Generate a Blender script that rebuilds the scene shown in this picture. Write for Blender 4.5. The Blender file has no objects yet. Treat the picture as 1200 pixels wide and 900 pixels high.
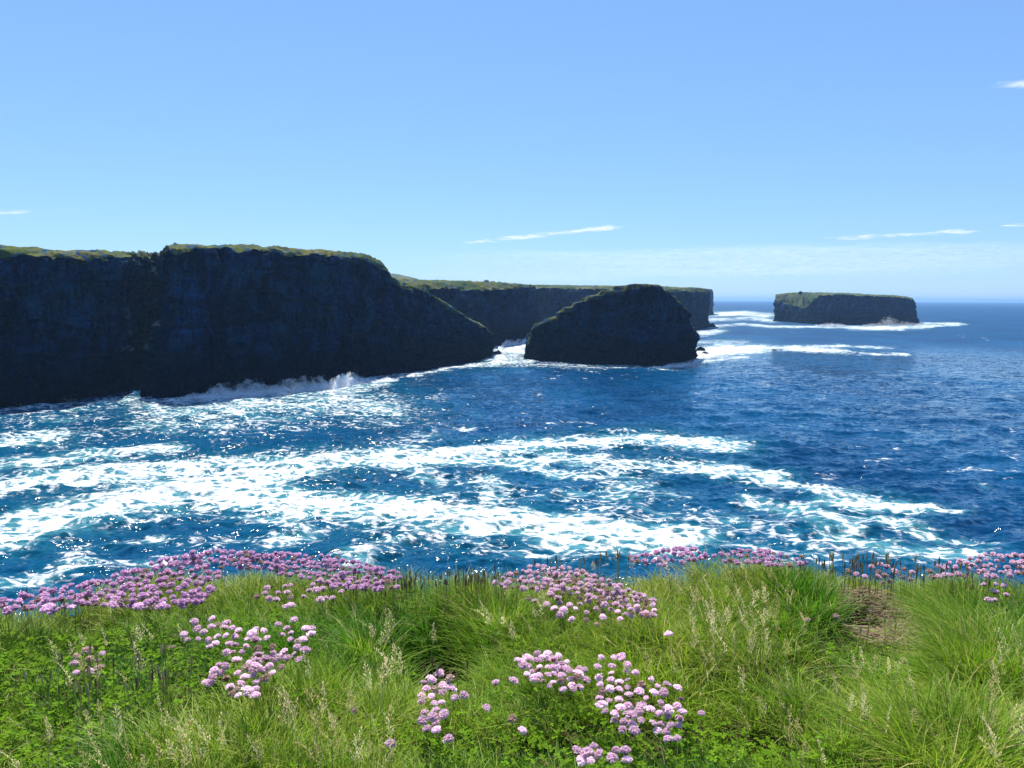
import bpy, math, random
import numpy as np
from mathutils import Matrix, Vector, Euler

rng = np.random.default_rng(11)
random.seed(5)
S = bpy.context.scene
COL = S.collection
R = math.radians

# ------------------------------------------------------------------ helpers
def tag(o, label=None, cat=None, group=None, kind=None):
    if label: o['label'] = label
    if cat: o['category'] = cat
    if group: o['group'] = group
    if kind: o['kind'] = kind
    return o

def mesh_np(name, V, F, mats, smooth=False, fmat=None, cols=None, attrs=None):
    """V (n,3); F list of int arrays (m,3) / (m,4)."""
    me = bpy.data.meshes.new(name)
    V = np.ascontiguousarray(V, dtype=np.float32)
    if not isinstance(F, (list, tuple)): F = [F]
    F = [np.asarray(f, dtype=np.int32) for f in F if len(f)]
    loops = np.concatenate([f.ravel() for f in F])
    tot = np.concatenate([np.full(len(f), f.shape[1], dtype=np.int32) for f in F])
    start = np.concatenate([[0], np.cumsum(tot)[:-1]]).astype(np.int32)
    me.vertices.add(len(V)); me.vertices.foreach_set('co', V.ravel())
    me.loops.add(len(loops)); me.loops.foreach_set('vertex_index', loops)
    me.polygons.add(len(tot)); me.polygons.foreach_set('loop_start', start)
    for m in (mats if isinstance(mats, (list, tuple)) else [mats]): me.materials.append(m)
    if fmat is not None: me.polygons.foreach_set('material_index', np.asarray(fmat, dtype=np.int32))
    me.polygons.foreach_set('use_smooth', np.full(len(tot), bool(smooth)))
    if cols is not None:
        a = me.color_attributes.new('col', 'FLOAT_COLOR', 'POINT')
        c = np.ones((len(V), 4), dtype=np.float32); c[:, :3] = cols
        a.data.foreach_set('color', c.ravel())
    for k, v in (attrs or {}).items():
        a = me.attributes.new(k, 'FLOAT', 'POINT')
        a.data.foreach_set('value', np.asarray(v, dtype=np.float32))
    me.update(calc_edges=True); me.validate()
    return me

def link(name, me, parent=None, loc=None):
    o = bpy.data.objects.new(name, me); COL.objects.link(o)
    if parent: o.parent = parent
    if loc is not None: o.location = loc
    return o

def grid_faces(nr, nc, off=0, wrap=False):
    i = np.arange(nr - 1)[:, None]; j = np.arange(nc if wrap else nc - 1)[None, :]
    j2 = (j + 1) % nc
    return (off + np.stack([i * nc + j, i * nc + j2, (i + 1) * nc + j2, (i + 1) * nc + j], -1)).reshape(-1, 4)

# ---- vectorised gradient noise
_perm = np.random.default_rng(3).permutation(256); _perm = np.concatenate([_perm, _perm, _perm])
_g = np.random.default_rng(4).normal(size=(256, 3)); _g /= np.linalg.norm(_g, axis=1)[:, None]
def pn(p):
    p = np.asarray(p, dtype=np.float64); i = np.floor(p).astype(np.int64); f = p - i
    w = f * f * f * (f * (f * 6 - 15) + 10); i &= 255
    out = 0
    for dx in (0, 1):
        wx = w[..., 0] if dx else 1 - w[..., 0]
        for dy in (0, 1):
            wy = w[..., 1] if dy else 1 - w[..., 1]
            for dz in (0, 1):
                wz = w[..., 2] if dz else 1 - w[..., 2]
                h = _perm[_perm[_perm[(i[..., 0] + dx) & 255] + ((i[..., 1] + dy) & 255)] + ((i[..., 2] + dz) & 255)]
                g = _g[h]
                out = out + wx * wy * wz * (g[..., 0] * (f[..., 0] - dx) + g[..., 1] * (f[..., 1] - dy) + g[..., 2] * (f[..., 2] - dz))
    return out * 1.5
def fbm(p, o=4, gain=.5, lac=2.03):
    a, s, t = 1., 0., 0.
    p = np.asarray(p, dtype=np.float64)
    for k in range(o):
        s = s + a * pn(p + 17.3 * k); t += a; a *= gain; p = p * lac
    return s / t * 1.3
def p2(x, y, sc, z=0.):
    x = np.asarray(x, dtype=np.float64)
    return np.stack([x * sc, np.asarray(y) * sc + 0 * x, 0 * x + z], -1)
def sstep(a, b, x):
    t = np.clip((x - a) / (b - a), 0, 1); return t * t * (3 - 2 * t)

# ------------------------------------------------------------------ camera
CAMZ = 30.0; FPX = 902.0
PITCH = math.atan(100.3 / FPX); ROLL = 0.0055
fw = np.array([0, math.cos(PITCH), -math.sin(PITCH)])
U0 = np.array([0, math.sin(PITCH), math.cos(PITCH)]); X0 = np.array([1., 0, 0])
rt = math.cos(ROLL) * X0 + math.sin(ROLL) * U0
up = math.cos(ROLL) * U0 - math.sin(ROLL) * X0
CAM = np.array([0, 0, CAMZ])
cd = bpy.data.cameras.new('camera'); co = bpy.data.objects.new('camera', cd); COL.objects.link(co)
cd.sensor_width = 36; cd.lens = FPX / 1200 * 36; cd.clip_start = .05; cd.clip_end = 100000
M = Matrix.Identity(4)
for r in range(3):
    M[r][0], M[r][1], M[r][2], M[r][3] = rt[r], up[r], -fw[r], CAM[r]
co.matrix_world = M
S.camera = co

def ray(u, v): return fw + rt * ((u - 600) / FPX) + up * ((450 - v) / FPX)
def at(u, v, Y): d = ray(u, v); return CAM + d * (Y / d[1])
def sea(u, v): d = ray(u, v); return CAM + d * (-CAMZ / d[2])
def proj(P):
    q = np.asarray(P) - CAM; z = q @ fw
    return 600 + FPX * (q @ rt) / z, 450 - FPX * (q @ up) / z, z

# ------------------------------------------------------------------ materials
def mat(name):
    m = bpy.data.materials.new(name); m.use_nodes = True
    nt = m.node_tree; nt.nodes.clear()
    out = nt.nodes.new('ShaderNodeOutputMaterial')
    return m, nt, out
def N(nt, t, **kw):
    n = nt.nodes.new(t)
    for k, v in kw.items():
        if isinstance(k, str) and k.startswith('i_'): n.inputs[k[2:].replace('_', ' ')].default_value = v
        else: setattr(n, k, v)
    return n
def noise(nt, vec, scale, detail=4, rough=.55, dist=0.):
    n = N(nt, 'ShaderNodeTexNoise'); n.inputs['Scale'].default_value = scale; n.inputs['Detail'].default_value = detail
    n.inputs['Roughness'].default_value = rough; n.inputs['Distortion'].default_value = dist
    if vec is not None: nt.links.new(vec, n.inputs['Vector'])
    return n.outputs['Fac']
def rmp(nt, x, a, b, c=0., d=1.):
    n = N(nt, 'ShaderNodeMapRange', clamp=True); n.interpolation_type = 'SMOOTHSTEP'
    nt.links.new(x, n.inputs[0])
    for k, v in zip((1, 2, 3, 4), (a, b, c, d)): n.inputs[k].default_value = v
    return n.outputs[0]
def mth(nt, op, a, b=None):
    n = N(nt, 'ShaderNodeMath', operation=op)
    for k, v in ((0, a), (1, b)):
        if v is None: continue
        if isinstance(v, (int, float)): n.inputs[k].default_value = v
        else: nt.links.new(v, n.inputs[k])
    return n.outputs[0]
def mixc(nt, f, a, b):
    n = N(nt, 'ShaderNodeMix', data_type='RGBA')
    if isinstance(f, (int, float)): n.inputs[0].default_value = f
    else: nt.links.new(f, n.inputs[0])
    for k, v in ((6, a), (7, b)):
        if isinstance(v, tuple): n.inputs[k].default_value = (*v, 1)
        else: nt.links.new(v, n.inputs[k])
    return n.outputs[2]
def mapping(nt, vec, sc):
    n = N(nt, 'ShaderNodeMapping'); nt.links.new(vec, n.inputs[0]); n.inputs['Scale'].default_value = sc
    return n.outputs[0]
def bump(nt, h, strength, dist, prev=None):
    n = N(nt, 'ShaderNodeBump'); n.inputs['Strength'].default_value = strength; n.inputs['Distance'].default_value = dist
    nt.links.new(h, n.inputs['Height'])
    if prev is not None: nt.links.new(prev, n.inputs['Normal'])
    return n.outputs[0]
def pos(nt): return N(nt, 'ShaderNodeNewGeometry').outputs['Position']
def bsdf(nt, out, color, rough=.9, spec=.3, normal=None):
    b = N(nt, 'ShaderNodeBsdfPrincipled')
    if isinstance(color, tuple): b.inputs['Base Color'].default_value = (*color, 1)
    else: nt.links.new(color, b.inputs['Base Color'])
    b.inputs['Roughness'].default_value = rough
    b.inputs['Specular IOR Level'].default_value = spec
    if normal is not None: nt.links.new(normal, b.inputs['Normal'])
    nt.links.new(b.outputs[0], out.inputs[0])
    return b

ROCK_A = (.002, .012, .050); ROCK_B = (.008, .056, .150); LICHEN = (.005, .052, .090); WET = (.001, .003, .016)  # navy of the shaded cliff faces is tinted into these rock colours
def make_rock(name):
    m, nt, out = mat(name)
    p = pos(nt)
    big = noise(nt, p, .06, 5)
    st = noise(nt, mapping(nt, p, (.05, .05, .9)), 1., 5, .6)      # bedding
    cr = noise(nt, mapping(nt, p, (.5, .5, .06)), 1., 5, .6)       # vertical weathering
    fine = noise(nt, p, .9, 6, .65)
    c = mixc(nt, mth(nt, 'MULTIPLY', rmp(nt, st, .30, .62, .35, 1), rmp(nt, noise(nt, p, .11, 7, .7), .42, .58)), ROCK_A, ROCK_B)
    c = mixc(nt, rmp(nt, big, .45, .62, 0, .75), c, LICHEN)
    c = mixc(nt, rmp(nt, noise(nt, mapping(nt, p, (.07, .07, .05)), 1., 6, .62, .5), .50, .57, 0, .75), c, (.001, .006, .026))      # large darker patches at random
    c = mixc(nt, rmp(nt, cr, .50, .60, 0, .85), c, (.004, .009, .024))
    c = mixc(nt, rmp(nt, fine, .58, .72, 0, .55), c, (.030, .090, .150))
    c = mixc(nt, mth(nt, 'MULTIPLY', rmp(nt, noise(nt, p, 1.1, 3), .69, .75), rmp(nt, big, .48, .58)), c, (.20, .25, .30))      # bird-whitened ledges
    sx = N(nt, 'ShaderNodeSeparateXYZ'); nt.links.new(p, sx.inputs[0])
    zz = mth(nt, 'ADD', sx.outputs[2], mth(nt, 'MULTIPLY', big, -14.))
    c = mixc(nt, rmp(nt, zz, -2., 15., .88, 0), c, WET)
    # turf catching on ledges
    g = N(nt, 'ShaderNodeNewGeometry'); sn = N(nt, 'ShaderNodeSeparateXYZ'); nt.links.new(g.outputs['Normal'], sn.inputs[0])
    led = mth(nt, 'MULTIPLY', rmp(nt, sn.outputs[2], .5, .8), rmp(nt, sx.outputs[2], 12, 26))
    led = mth(nt, 'MULTIPLY', led, rmp(nt, noise(nt, p, .25, 4), .52, .62))
    c = mixc(nt, led, c, (.012, .045, .040))
    n1 = bump(nt, fine, 1., 1.6); n2 = bump(nt, st, .5, .9, n1); n3 = bump(nt, cr, .9, 2.2, n2)
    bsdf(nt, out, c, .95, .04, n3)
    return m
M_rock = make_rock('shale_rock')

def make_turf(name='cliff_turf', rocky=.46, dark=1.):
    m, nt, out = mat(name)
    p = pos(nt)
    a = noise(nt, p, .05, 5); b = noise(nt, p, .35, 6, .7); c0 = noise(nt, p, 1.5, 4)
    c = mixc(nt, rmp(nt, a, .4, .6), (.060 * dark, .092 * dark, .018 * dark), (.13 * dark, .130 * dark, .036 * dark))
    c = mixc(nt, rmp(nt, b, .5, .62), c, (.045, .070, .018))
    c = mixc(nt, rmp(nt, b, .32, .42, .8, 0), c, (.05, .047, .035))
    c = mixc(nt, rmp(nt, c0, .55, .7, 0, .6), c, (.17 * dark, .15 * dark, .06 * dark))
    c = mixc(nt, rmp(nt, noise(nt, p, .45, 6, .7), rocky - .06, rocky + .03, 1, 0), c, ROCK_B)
    bsdf(nt, out, c, 1., .05, bump(nt, b, .8, .8))
    return m
M_turf = make_turf()
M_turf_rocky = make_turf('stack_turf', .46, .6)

# water ---------------------------------------------------------------------
def make_water():
    m, nt, out = mat('sea_water')
    p = pos(nt)
    at_f = N(nt, 'ShaderNodeAttribute', attribute_name='foam').outputs['Fac']
    at_t = N(nt, 'ShaderNodeAttribute', attribute_name='aer').outputs['Fac']
    # foam breakup
    warp = N(nt, 'ShaderNodeTexNoise'); nt.links.new(p, warp.inputs['Vector']); warp.inputs['Scale'].default_value = .14; warp.inputs['Detail'].default_value = 3
    wv = N(nt, 'ShaderNodeVectorMath', operation='SCALE'); nt.links.new(warp.outputs['Color'], wv.inputs[0]); wv.inputs['Scale'].default_value = 5.
    pw = N(nt, 'ShaderNodeVectorMath', operation='ADD'); nt.links.new(p, pw.inputs[0]); nt.links.new(wv.outputs[0], pw.inputs[1])
    f1 = noise(nt, mapping(nt, pw.outputs[0], (.20, .36, .3)), 1., 11, .76)
    f2 = noise(nt, mapping(nt, pw.outputs[0], (.75, 1.5, 1.)), 1., 6, .7)
    vor = N(nt, 'ShaderNodeTexVoronoi', feature='DISTANCE_TO_EDGE'); nt.links.new(pw.outputs[0], vor.inputs['Vector']); vor.inputs['Scale'].default_value = .45
    lace = rmp(nt, vor.outputs['Distance'], .02, .30, .26, -.10)
    v = mth(nt, 'ADD', mth(nt, 'MULTIPLY', at_f, .71), mth(nt, 'MULTIPLY', mth(nt, 'SUBTRACT', f1, .5), 2.5))
    v = mth(nt, 'ADD', v, mth(nt, 'MULTIPLY', mth(nt, 'SUBTRACT', f2, .5), 1.9))
    v = mth(nt, 'ADD', v, lace)
    foam = rmp(nt, v, .45, .86)
    foam = mth(nt, 'MULTIPLY', foam, rmp(nt, at_f, .02, .16))
    # colour of the water body
    lowf = noise(nt, mapping(nt, p, (.02, .012, .02)), 1., 4)
    c = mixc(nt, rmp(nt, lowf, .35, .65), (.001, .034, .104), (.0015, .054, .148))
    c = mixc(nt, mth(nt, 'MULTIPLY', at_t, .8), c, (.003, .085, .125))
    milk = noise(nt, mapping(nt, pw.outputs[0], (.10, .16, .1)), 1., 7, .68)
    c = mixc(nt, rmp(nt, mth(nt, 'ADD', mth(nt, 'MULTIPLY', at_f, .9), mth(nt, 'MULTIPLY', mth(nt, 'SUBTRACT', milk, .5), 1.6)), .26, .70, 0, .7), c, (.055, .22, .27))
    # wave relief below the mesh's own swell
    acc = N(nt, 'ShaderNodeNewGeometry').outputs['Normal']
    near = rmp(nt, N(nt, 'ShaderNodeAttribute', attribute_name='open').outputs['Fac'], 0, 1, 1, .12)
    for sc, det, k in (((.035, .075, .05), 2, .25), ((.26, .55, .3), 3, 1.2), ((.9, 1.6, 1.), 3, 1.35)):      # facets of the wind sea
        tx = N(nt, 'ShaderNodeTexNoise'); nt.links.new(mapping(nt, p, sc), tx.inputs['Vector']); tx.inputs['Scale'].default_value = 1.; tx.inputs['Detail'].default_value = det
        v1 = N(nt, 'ShaderNodeVectorMath', operation='SUBTRACT'); nt.links.new(tx.outputs['Color'], v1.inputs[0]); v1.inputs[1].default_value = (.5, .5, .5)
        v2 = N(nt, 'ShaderNodeVectorMath', operation='MULTIPLY'); nt.links.new(v1.outputs[0], v2.inputs[0]); v2.inputs[1].default_value = (k, k * 1.25, 0)
        v2b = N(nt, 'ShaderNodeVectorMath', operation='SCALE'); nt.links.new(v2.outputs[0], v2b.inputs[0]); nt.links.new(near, v2b.inputs['Scale']); v2 = v2b
        v3 = N(nt, 'ShaderNodeVectorMath', operation='ADD'); nt.links.new(acc, v3.inputs[0]); nt.links.new(v2.outputs[0], v3.inputs[1]); acc = v3.outputs[0]
    vn = N(nt, 'ShaderNodeVectorMath', operation='NORMALIZE'); nt.links.new(acc, vn.inputs[0]); nrm = vn.outputs[0]
    b = N(nt, 'ShaderNodeBsdfPrincipled')
    nt.links.new(c, b.inputs['Base Color']); far = N(nt, 'ShaderNodeAttribute', attribute_name='open').outputs['Fac']
    nt.links.new(rmp(nt, far, 0, 1, .055, .55), b.inputs['Roughness']); b.inputs['IOR'].default_value = 1.333; b.inputs['Specular IOR Level'].default_value = .13
    nt.links.new(nrm, b.inputs['Normal'])
    fb = N(nt, 'ShaderNodeBsdfPrincipled'); fb.inputs['Roughness'].default_value = .9; fb.inputs['Specular IOR Level'].default_value = .1
    fb.inputs['Base Color'].default_value = (.56, .59, .62, 1)
    nt.links.new(bump(nt, f1, .6, .5), fb.inputs['Normal'])
    mx = N(nt, 'ShaderNodeMixShader'); nt.links.new(foam, mx.inputs[0]); nt.links.new(b.outputs[0], mx.inputs[1]); nt.links.new(fb.outputs[0], mx.inputs[2])
    nt.links.new(mx.outputs[0], out.inputs[0])
    return m
M_water = make_water()

def plant_mat(name, color=None, trans=.35, rough=.6, spec=.25):
    """leafy material: colour attribute 'col' (or one colour) with light passing through the blade."""
    m, nt, out = mat(name)
    if color is None: c = N(nt, 'ShaderNodeAttribute', attribute_name='col').outputs['Color']
    else:
        oi = N(nt, 'ShaderNodeObjectInfo')
        hs = N(nt, 'ShaderNodeHueSaturation'); hs.inputs['Color'].default_value = (*color, 1)
        nt.links.new(rmp(nt, oi.outputs['Random'], 0, 1, .78, 1.2), hs.inputs['Value'])
        nt.links.new(rmp(nt, oi.outputs['Random'], 0, 1, 1.12, .85), hs.inputs['Saturation'])
        c = hs.outputs[0]
    b = bsdf(nt, out, c, rough, spec)
    t = N(nt, 'ShaderNodeBsdfTranslucent'); nt.links.new(c, t.inputs[0])
    mx = N(nt, 'ShaderNodeMixShader'); mx.inputs[0].default_value = trans
    nt.links.new(b.outputs[0], mx.inputs[1]); nt.links.new(t.outputs[0], mx.inputs[2]); nt.links.new(mx.outputs[0], out.inputs[0])
    return m
M_grass = plant_mat('grass_blade', None, .48, .55, .25)
M_clover = plant_mat('clover_leaf', None, .5, .75, .08)
M_petal_pale = plant_mat('petal_pale_pink', (.93, .69, .84), .55, .7, .1)
M_petal_deep = plant_mat('petal_mauve_pink', (.80, .53, .77), .55, .7, .1)
M_petal_fade = plant_mat('petal_faded', (.58, .42, .36), .3, .8, .1)
M_bract = plant_mat('papery_bract', (.24, .14, .08), .2, .8, .1)
M_stem = plant_mat('flower_stem', (.12, .16, .05), .2, .6, .2)
M_spike = plant_mat('plantain_spike_brown', (.20, .13, .08), .1, .9, .1)
M_spike_pale = plant_mat('plantain_spike_olive', (.42, .35, .16), .2, .9, .1)
M_straw = plant_mat('seed_straw', (.86, .70, .38), .4, .8, .08)
M_strawstem = plant_mat('straw_stem', (.36, .34, .12), .25, .7, .15)

def make_soil():
    m, nt, out = mat('cliff_top_soil')
    p = pos(nt)
    a = noise(nt, p, 6., 6); b = noise(nt, p, 40., 5)
    c = mixc(nt, rmp(nt, a, .4, .6), (.040, .045, .016), (.060, .048, .026))
    c = mixc(nt, rmp(nt, b, .5, .65, 0, .7), c, (.075, .085, .025))
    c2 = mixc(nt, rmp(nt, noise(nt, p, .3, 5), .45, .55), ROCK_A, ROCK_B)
    g = N(nt, 'ShaderNodeNewGeometry'); sn = N(nt, 'ShaderNodeSeparateXYZ'); nt.links.new(g.outputs['Normal'], sn.inputs[0])
    c = mixc(nt, rmp(nt, sn.outputs[2], .25, .5, 1, 0), c, c2)
    bsdf(nt, out, c, 1., .05, bump(nt, b, .6, .02))
    return m
M_soil = make_soil()
def plain(name, color, rough=.9, spec=.2, sc=3., var=.35):
    m, nt, out = mat(name)
    a = noise(nt, pos(nt), sc, 4)
    bsdf(nt, out, mixc(nt, rmp(nt, a, .35, .65), tuple(x * (1 - var) for x in color), tuple(x * (1 + var) for x in color)), rough, spec)
    return m
M_spray = plant_mat('sea_spray_white', (.90, .92, .95), .62, .9, .05)
M_hutwall = plain('weathered_wall', (.16, .16, .15))
M_hutroof = plain('slate_roof', (.06, .06, .065))

# ------------------------------------------------------------------ lofted rock masses
def loft(stations, step, nv, lens, amp=1., seed=0., cap0=True, cap1=True, turf_set=8., vamp=1., steps=0.):
    """stations: (u base, v base, u rim, v rim, v skyline, inset). Returns grid P[row, col, 3], rim row, last turf row."""
    K = []
    for s, L in zip(stations, lens):
        ub, vb, ur, vr, vt, ins = s[:6]; tset = s[6] if len(s) > 6 else min(turf_set, L * .3)
        F = sea(ub, vb); rad = np.array([F[0], F[1], 0]); rad /= np.linalg.norm(rad)
        Rm = at(ur, vr, F[1] + ins)
        T = at(ur, vt, F[1] + ins + tset)
        Bt = T + rad * max(L - ins - tset, 1.0); Bt[2] = T[2] - .3
        Bb = Bt + rad * min(ins, 8); Bb[2] = 0
        K.append((F, Rm, T, Bt, Bb))
    K = [np.array(k) for k in zip(*K)]
    def capk(i, j):   # collapse front/back onto a midline, slightly beyond the end station
        out = []
        mid = [(K[0][i] + K[4][i]) / 2, (K[1][i] + K[3][i]) / 2, (K[2][i] + K[3][i]) / 2]
        d = (K[0][i] - K[0][j]); d[2] = 0; d = d / max(np.linalg.norm(d), 1e-6) * 1.5
        z1 = K[1][i][2] * .96
        a = mid[0] + d; a[2] = 0
        b = mid[1] + d * .3; b[2] = z1
        c = mid[2] + d * .3; c[2] = K[2][i][2]
        return [a, b, c, c.copy(), a.copy()]
    if cap0: c = capk(0, 1); K = [np.vstack([c[q][None], K[q]]) for q in range(5)]
    if cap1: c = capk(-1, -2); K = [np.vstack([K[q], c[q][None]]) for q in range(5)]
    seg = np.maximum(np.linalg.norm(np.diff(K[0], axis=0), axis=1), np.linalg.norm(np.diff(K[1], axis=0), axis=1))
    cum = np.concatenate([[0], np.cumsum(seg)])
    n = max(int(cum[-1] / step), 8)
    t = np.linspace(0, cum[-1], n)
    I = [np.stack([np.interp(t, cum, k[:, q]) for q in range(3)], -1) for k in K]
    F, Rm, T, Bt, Bb = I
    rows = []
    tz = np.linspace(0, 1, nv)
    F0 = F.copy(); F0[:, 2] = -3
    for a in tz:
        ins = a + .10 * math.sin(math.pi * a) * (1 if a > .1 else 0)      # slightly convex face
        q = F0 * (1 - a) + Rm * a
        h = F0 * (1 - ins) + Rm * ins
        q[:, :2] = h[:, :2] if True else q[:, :2]
        rows.append(q)
    nt_ = 14
    for k in range(1, nt_ + 1):
        a = k / nt_; q = Rm * (1 - a) + T * a
        q[:, 2] = Rm[:, 2] + (T[:, 2] - Rm[:, 2]) * math.sin(a * math.pi / 2)
        rows.append(q)
    for k in range(1, 7): a = k / 6; rows.append(T * (1 - a) + Bt * a)
    Bb0 = Bb.copy(); Bb0[:, 2] = -3
    nb = max(nv // 4, 8)
    for k in range(1, nb + 1): a = k / nb; rows.append(Bt * (1 - a) + Bb0 * a)
    P = np.array(rows)
    rim = nv - 1; last = nv + nt_ + 6 - 1
    # outward normals of the smooth shape
    du = np.gradient(P, axis=1); dv = np.gradient(P, axis=0)
    nr = np.cross(du, dv); ln = np.linalg.norm(nr, axis=-1, keepdims=True); nr = nr / np.maximum(ln, 1e-6)
    for _ in range(6):
        nr[:, 1:-1] = (nr[:, :-2] + nr[:, 1:-1] * 2 + nr[:, 2:]) / 4
    nr /= np.maximum(np.linalg.norm(nr, axis=-1, keepdims=True), 1e-6)
    q = P + seed
    f = 3.6 * fbm(q / 22, 3) + 2.2 * fbm(q * np.array([1 / 6, 1 / 6, 1 / 14]), 4) + 1.0 * fbm(q / 2.2, 3)
    zz = q[..., 2] / 3.1 + 2.6 * fbm(q / 26, 3)
    st = zz - np.floor(zz); f = f + (.2 + 1.5 * fbm(q / 16 + 5, 2)) * (st ** 3 - .25)                     # bedding ledges
    zz = q[..., 2] / 9.5 + .8 * fbm(q / 40, 2) + .4; st = zz - np.floor(zz); f = f - 1.4 * (st ** 5 - .16)
    crk = np.abs(fbm(q * np.array([1 / 9, 1 / 9, 1 / 40]), 3)); f = f - 2.4 * (1 - sstep(0, .09, crk))
    crk = np.abs(fbm(q * np.array([1 / 3, 1 / 3, 1 / 14]) + 9, 2)); f = f - .9 * (1 - sstep(0, .10, crk))
    f = f + 2.6 * (.5 - np.abs(fbm(q * np.array([1 / 17, 1 / 17, 1 / 90]) + 50, 2)) * 2)          # buttresses
    ri = np.arange(P.shape[0])[:, None]
    wall = np.where(ri <= rim, 1., np.where(ri <= last, .25, 1.)) * np.ones(P.shape[:2])
    wall = np.where((ri > rim - 3) & (ri <= rim + 2), .7, wall)
    D = nr * (f * wall * amp)[..., None]
    D[..., 2] *= .35
    P = P + D
    tm = ((ri > rim) & (ri <= last)) * np.ones(P.shape[:2])
    gul = 1 - np.abs(fbm(q * np.array([1 / 13, 1 / 13, 1 / 60]) + 31, 3)) * 2.2
    edge = np.exp(-((ri - rim) / 5.) ** 2) * np.ones(P.shape[:2])
    P[..., 2] += tm * vamp * (.8 * fbm(q / 5, 4) + .45 * fbm(q / 1.3, 2)) * amp - edge * amp * (1.1 * sstep(.45, 1., gul) + .8 * fbm(q * np.array([1 / 4., 1 / 4., 0]), 3))
    if steps:                                            # bedding planes break the sloping crown into treads
        z = P[..., 2]; wz = z + .9 * fbm(q / 9, 2); tr = (np.floor(wz / steps) + sstep(.55, 1., wz / steps - np.floor(wz / steps))) * steps
        P[..., 2] = np.where(z > 4, z + (tr - wz) * .75 * tm, z)
    return P, rim, last

def rock_mass(name, P, rim, last, label, cat, kind, mt=None):
    nr, nc = P.shape[:2]
    root = bpy.data.objects.new(name, None); COL.objects.link(root)
    c = P.reshape(-1, 3).mean(0); root.location = (c[0], c[1], 0)
    tag(root, label, cat, None, kind)
    off = np.array([c[0], c[1], 0])
    def sub(nm, r0, r1, m):
        V = (P[r0:r1 + 1] - off).reshape(-1, 3)
        return V, grid_faces(r1 - r0 + 1, nc)
    V1, F1 = sub('', 0, rim, None); V2, F2 = sub('', last, nr - 1, None)
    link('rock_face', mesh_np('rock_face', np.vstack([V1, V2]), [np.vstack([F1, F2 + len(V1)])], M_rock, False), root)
    V, F = sub('', rim, last, None)
    link('turf_cap', mesh_np('turf_cap', V, [F], mt or M_turf, True), root)
    return root

H1 = [(-420, 520, -420, 285, 276, 6), (-150, 492, -150, 292, 283, 6), (0, 478, 0, 294, 287, 6), (60, 474, 60, 298, 291, 6),
      (100, 469, 105, 301.5, 294, 6), (140, 460, 150, 302, 295, 7), (168, 440, 186, 301, 296, 7), (176, 444, 192, 299, 294, 5),
      (174, 467, 197, 292.5, 288.5, 8), (215, 467, 212, 289, 286.5, 8), (260, 463, 265, 290, 287, 9), (310, 458, 315, 293.5, 289, 10),
      (360, 453, 365, 298, 292, 10), (400, 446, 405, 302, 295, 11), (430, 443, 432, 306.5, 299, 12), (445, 441, 445, 312, 305.5, 12),
      (460, 440, 458, 323, 321, 14, 1.5), (475, 438, 470, 335.5, 334, 16, 1.5), (500, 434, 496, 340, 338.5, 18, 1.5), (520, 430, 518, 353, 352, 16, 1.),
      (550, 425, 548, 373.6, 373, 10, .8), (570, 420, 570, 384.6, 384, 6, .6), (578, 416, 577, 391.5, 391, 4, .5)]
L1 = [200] * 15 + [150, 90, 75, 70, 55, 35, 20, 12]
P, a, b = loft(H1, .8, 130, L1, 1., 0., cap0=False)
rock_mass('headland', P, a, b, 'tall dark headland filling the left, ending in a low rocky tip at the channel', 'headland', 'structure')

H2 = [(380, 416, 380, 332, 320, 10), (440, 414, 440, 334, 324, 10), (470, 413, 470, 335.5, 326.5, 10), (520, 411, 520, 337, 328.5, 10),
      (545, 409, 545, 339, 329.5, 10), (570, 407, 570, 339.5, 330, 10), (590, 405, 590, 340, 331, 10), (607, 402, 608, 338, 332.5, 9), (618, 398, 620, 336.5, 333.5, 7), (622, 391, 623, 336, 334, 5)]
P, a, b = loft(H2, 1.2, 60, [220] * 8 + [160, 100], 1., 40., cap0=False, turf_set=16)
rock_mass('headland', P, a, b, 'second headland with a sunlit grassy brow, standing between the big cliff and the rock stack', 'headland', 'structure')
H3 = [(560, 389, 560, 338, 333.2, 8), (640, 387, 640, 337.5, 334, 8), (690, 388, 690, 338, 334.6, 10), (730, 389, 730, 339, 335, 10), (770, 388, 770, 340, 335.6, 10),
      (800, 387, 800, 341, 336.5, 10), (816, 386, 817, 341.5, 337, 9), (826, 385, 826, 342.5, 338, 7), (830, 383.5, 829.5, 344, 339.5, 4)]
P, a, b = loft(H3, 1.8, 46, [250] * 6 + [140, 80, 40], 1.1, 80., cap0=False, turf_set=16)
rock_mass('headland', P, a, b, 'long flat-topped headland seen over the domed rock stack', 'headland', 'structure')
H4 = [(700, 371, 700, 340, 337, 10), (790, 370, 790, 340.5, 337.5, 10), (820, 369.5, 820, 341, 338, 10), (831, 369, 831, 341.5, 338.6, 8), (834, 368.5, 834, 342, 339.2, 6)]
P, a, b = loft(H4, 3., 40, [260, 260, 200, 120, 70], 1.5, 120., cap0=False)
rock_mass('headland', P, a, b, 'farthest pale headland, a thin sliver past the flat-topped one', 'headland', 'structure')

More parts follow.
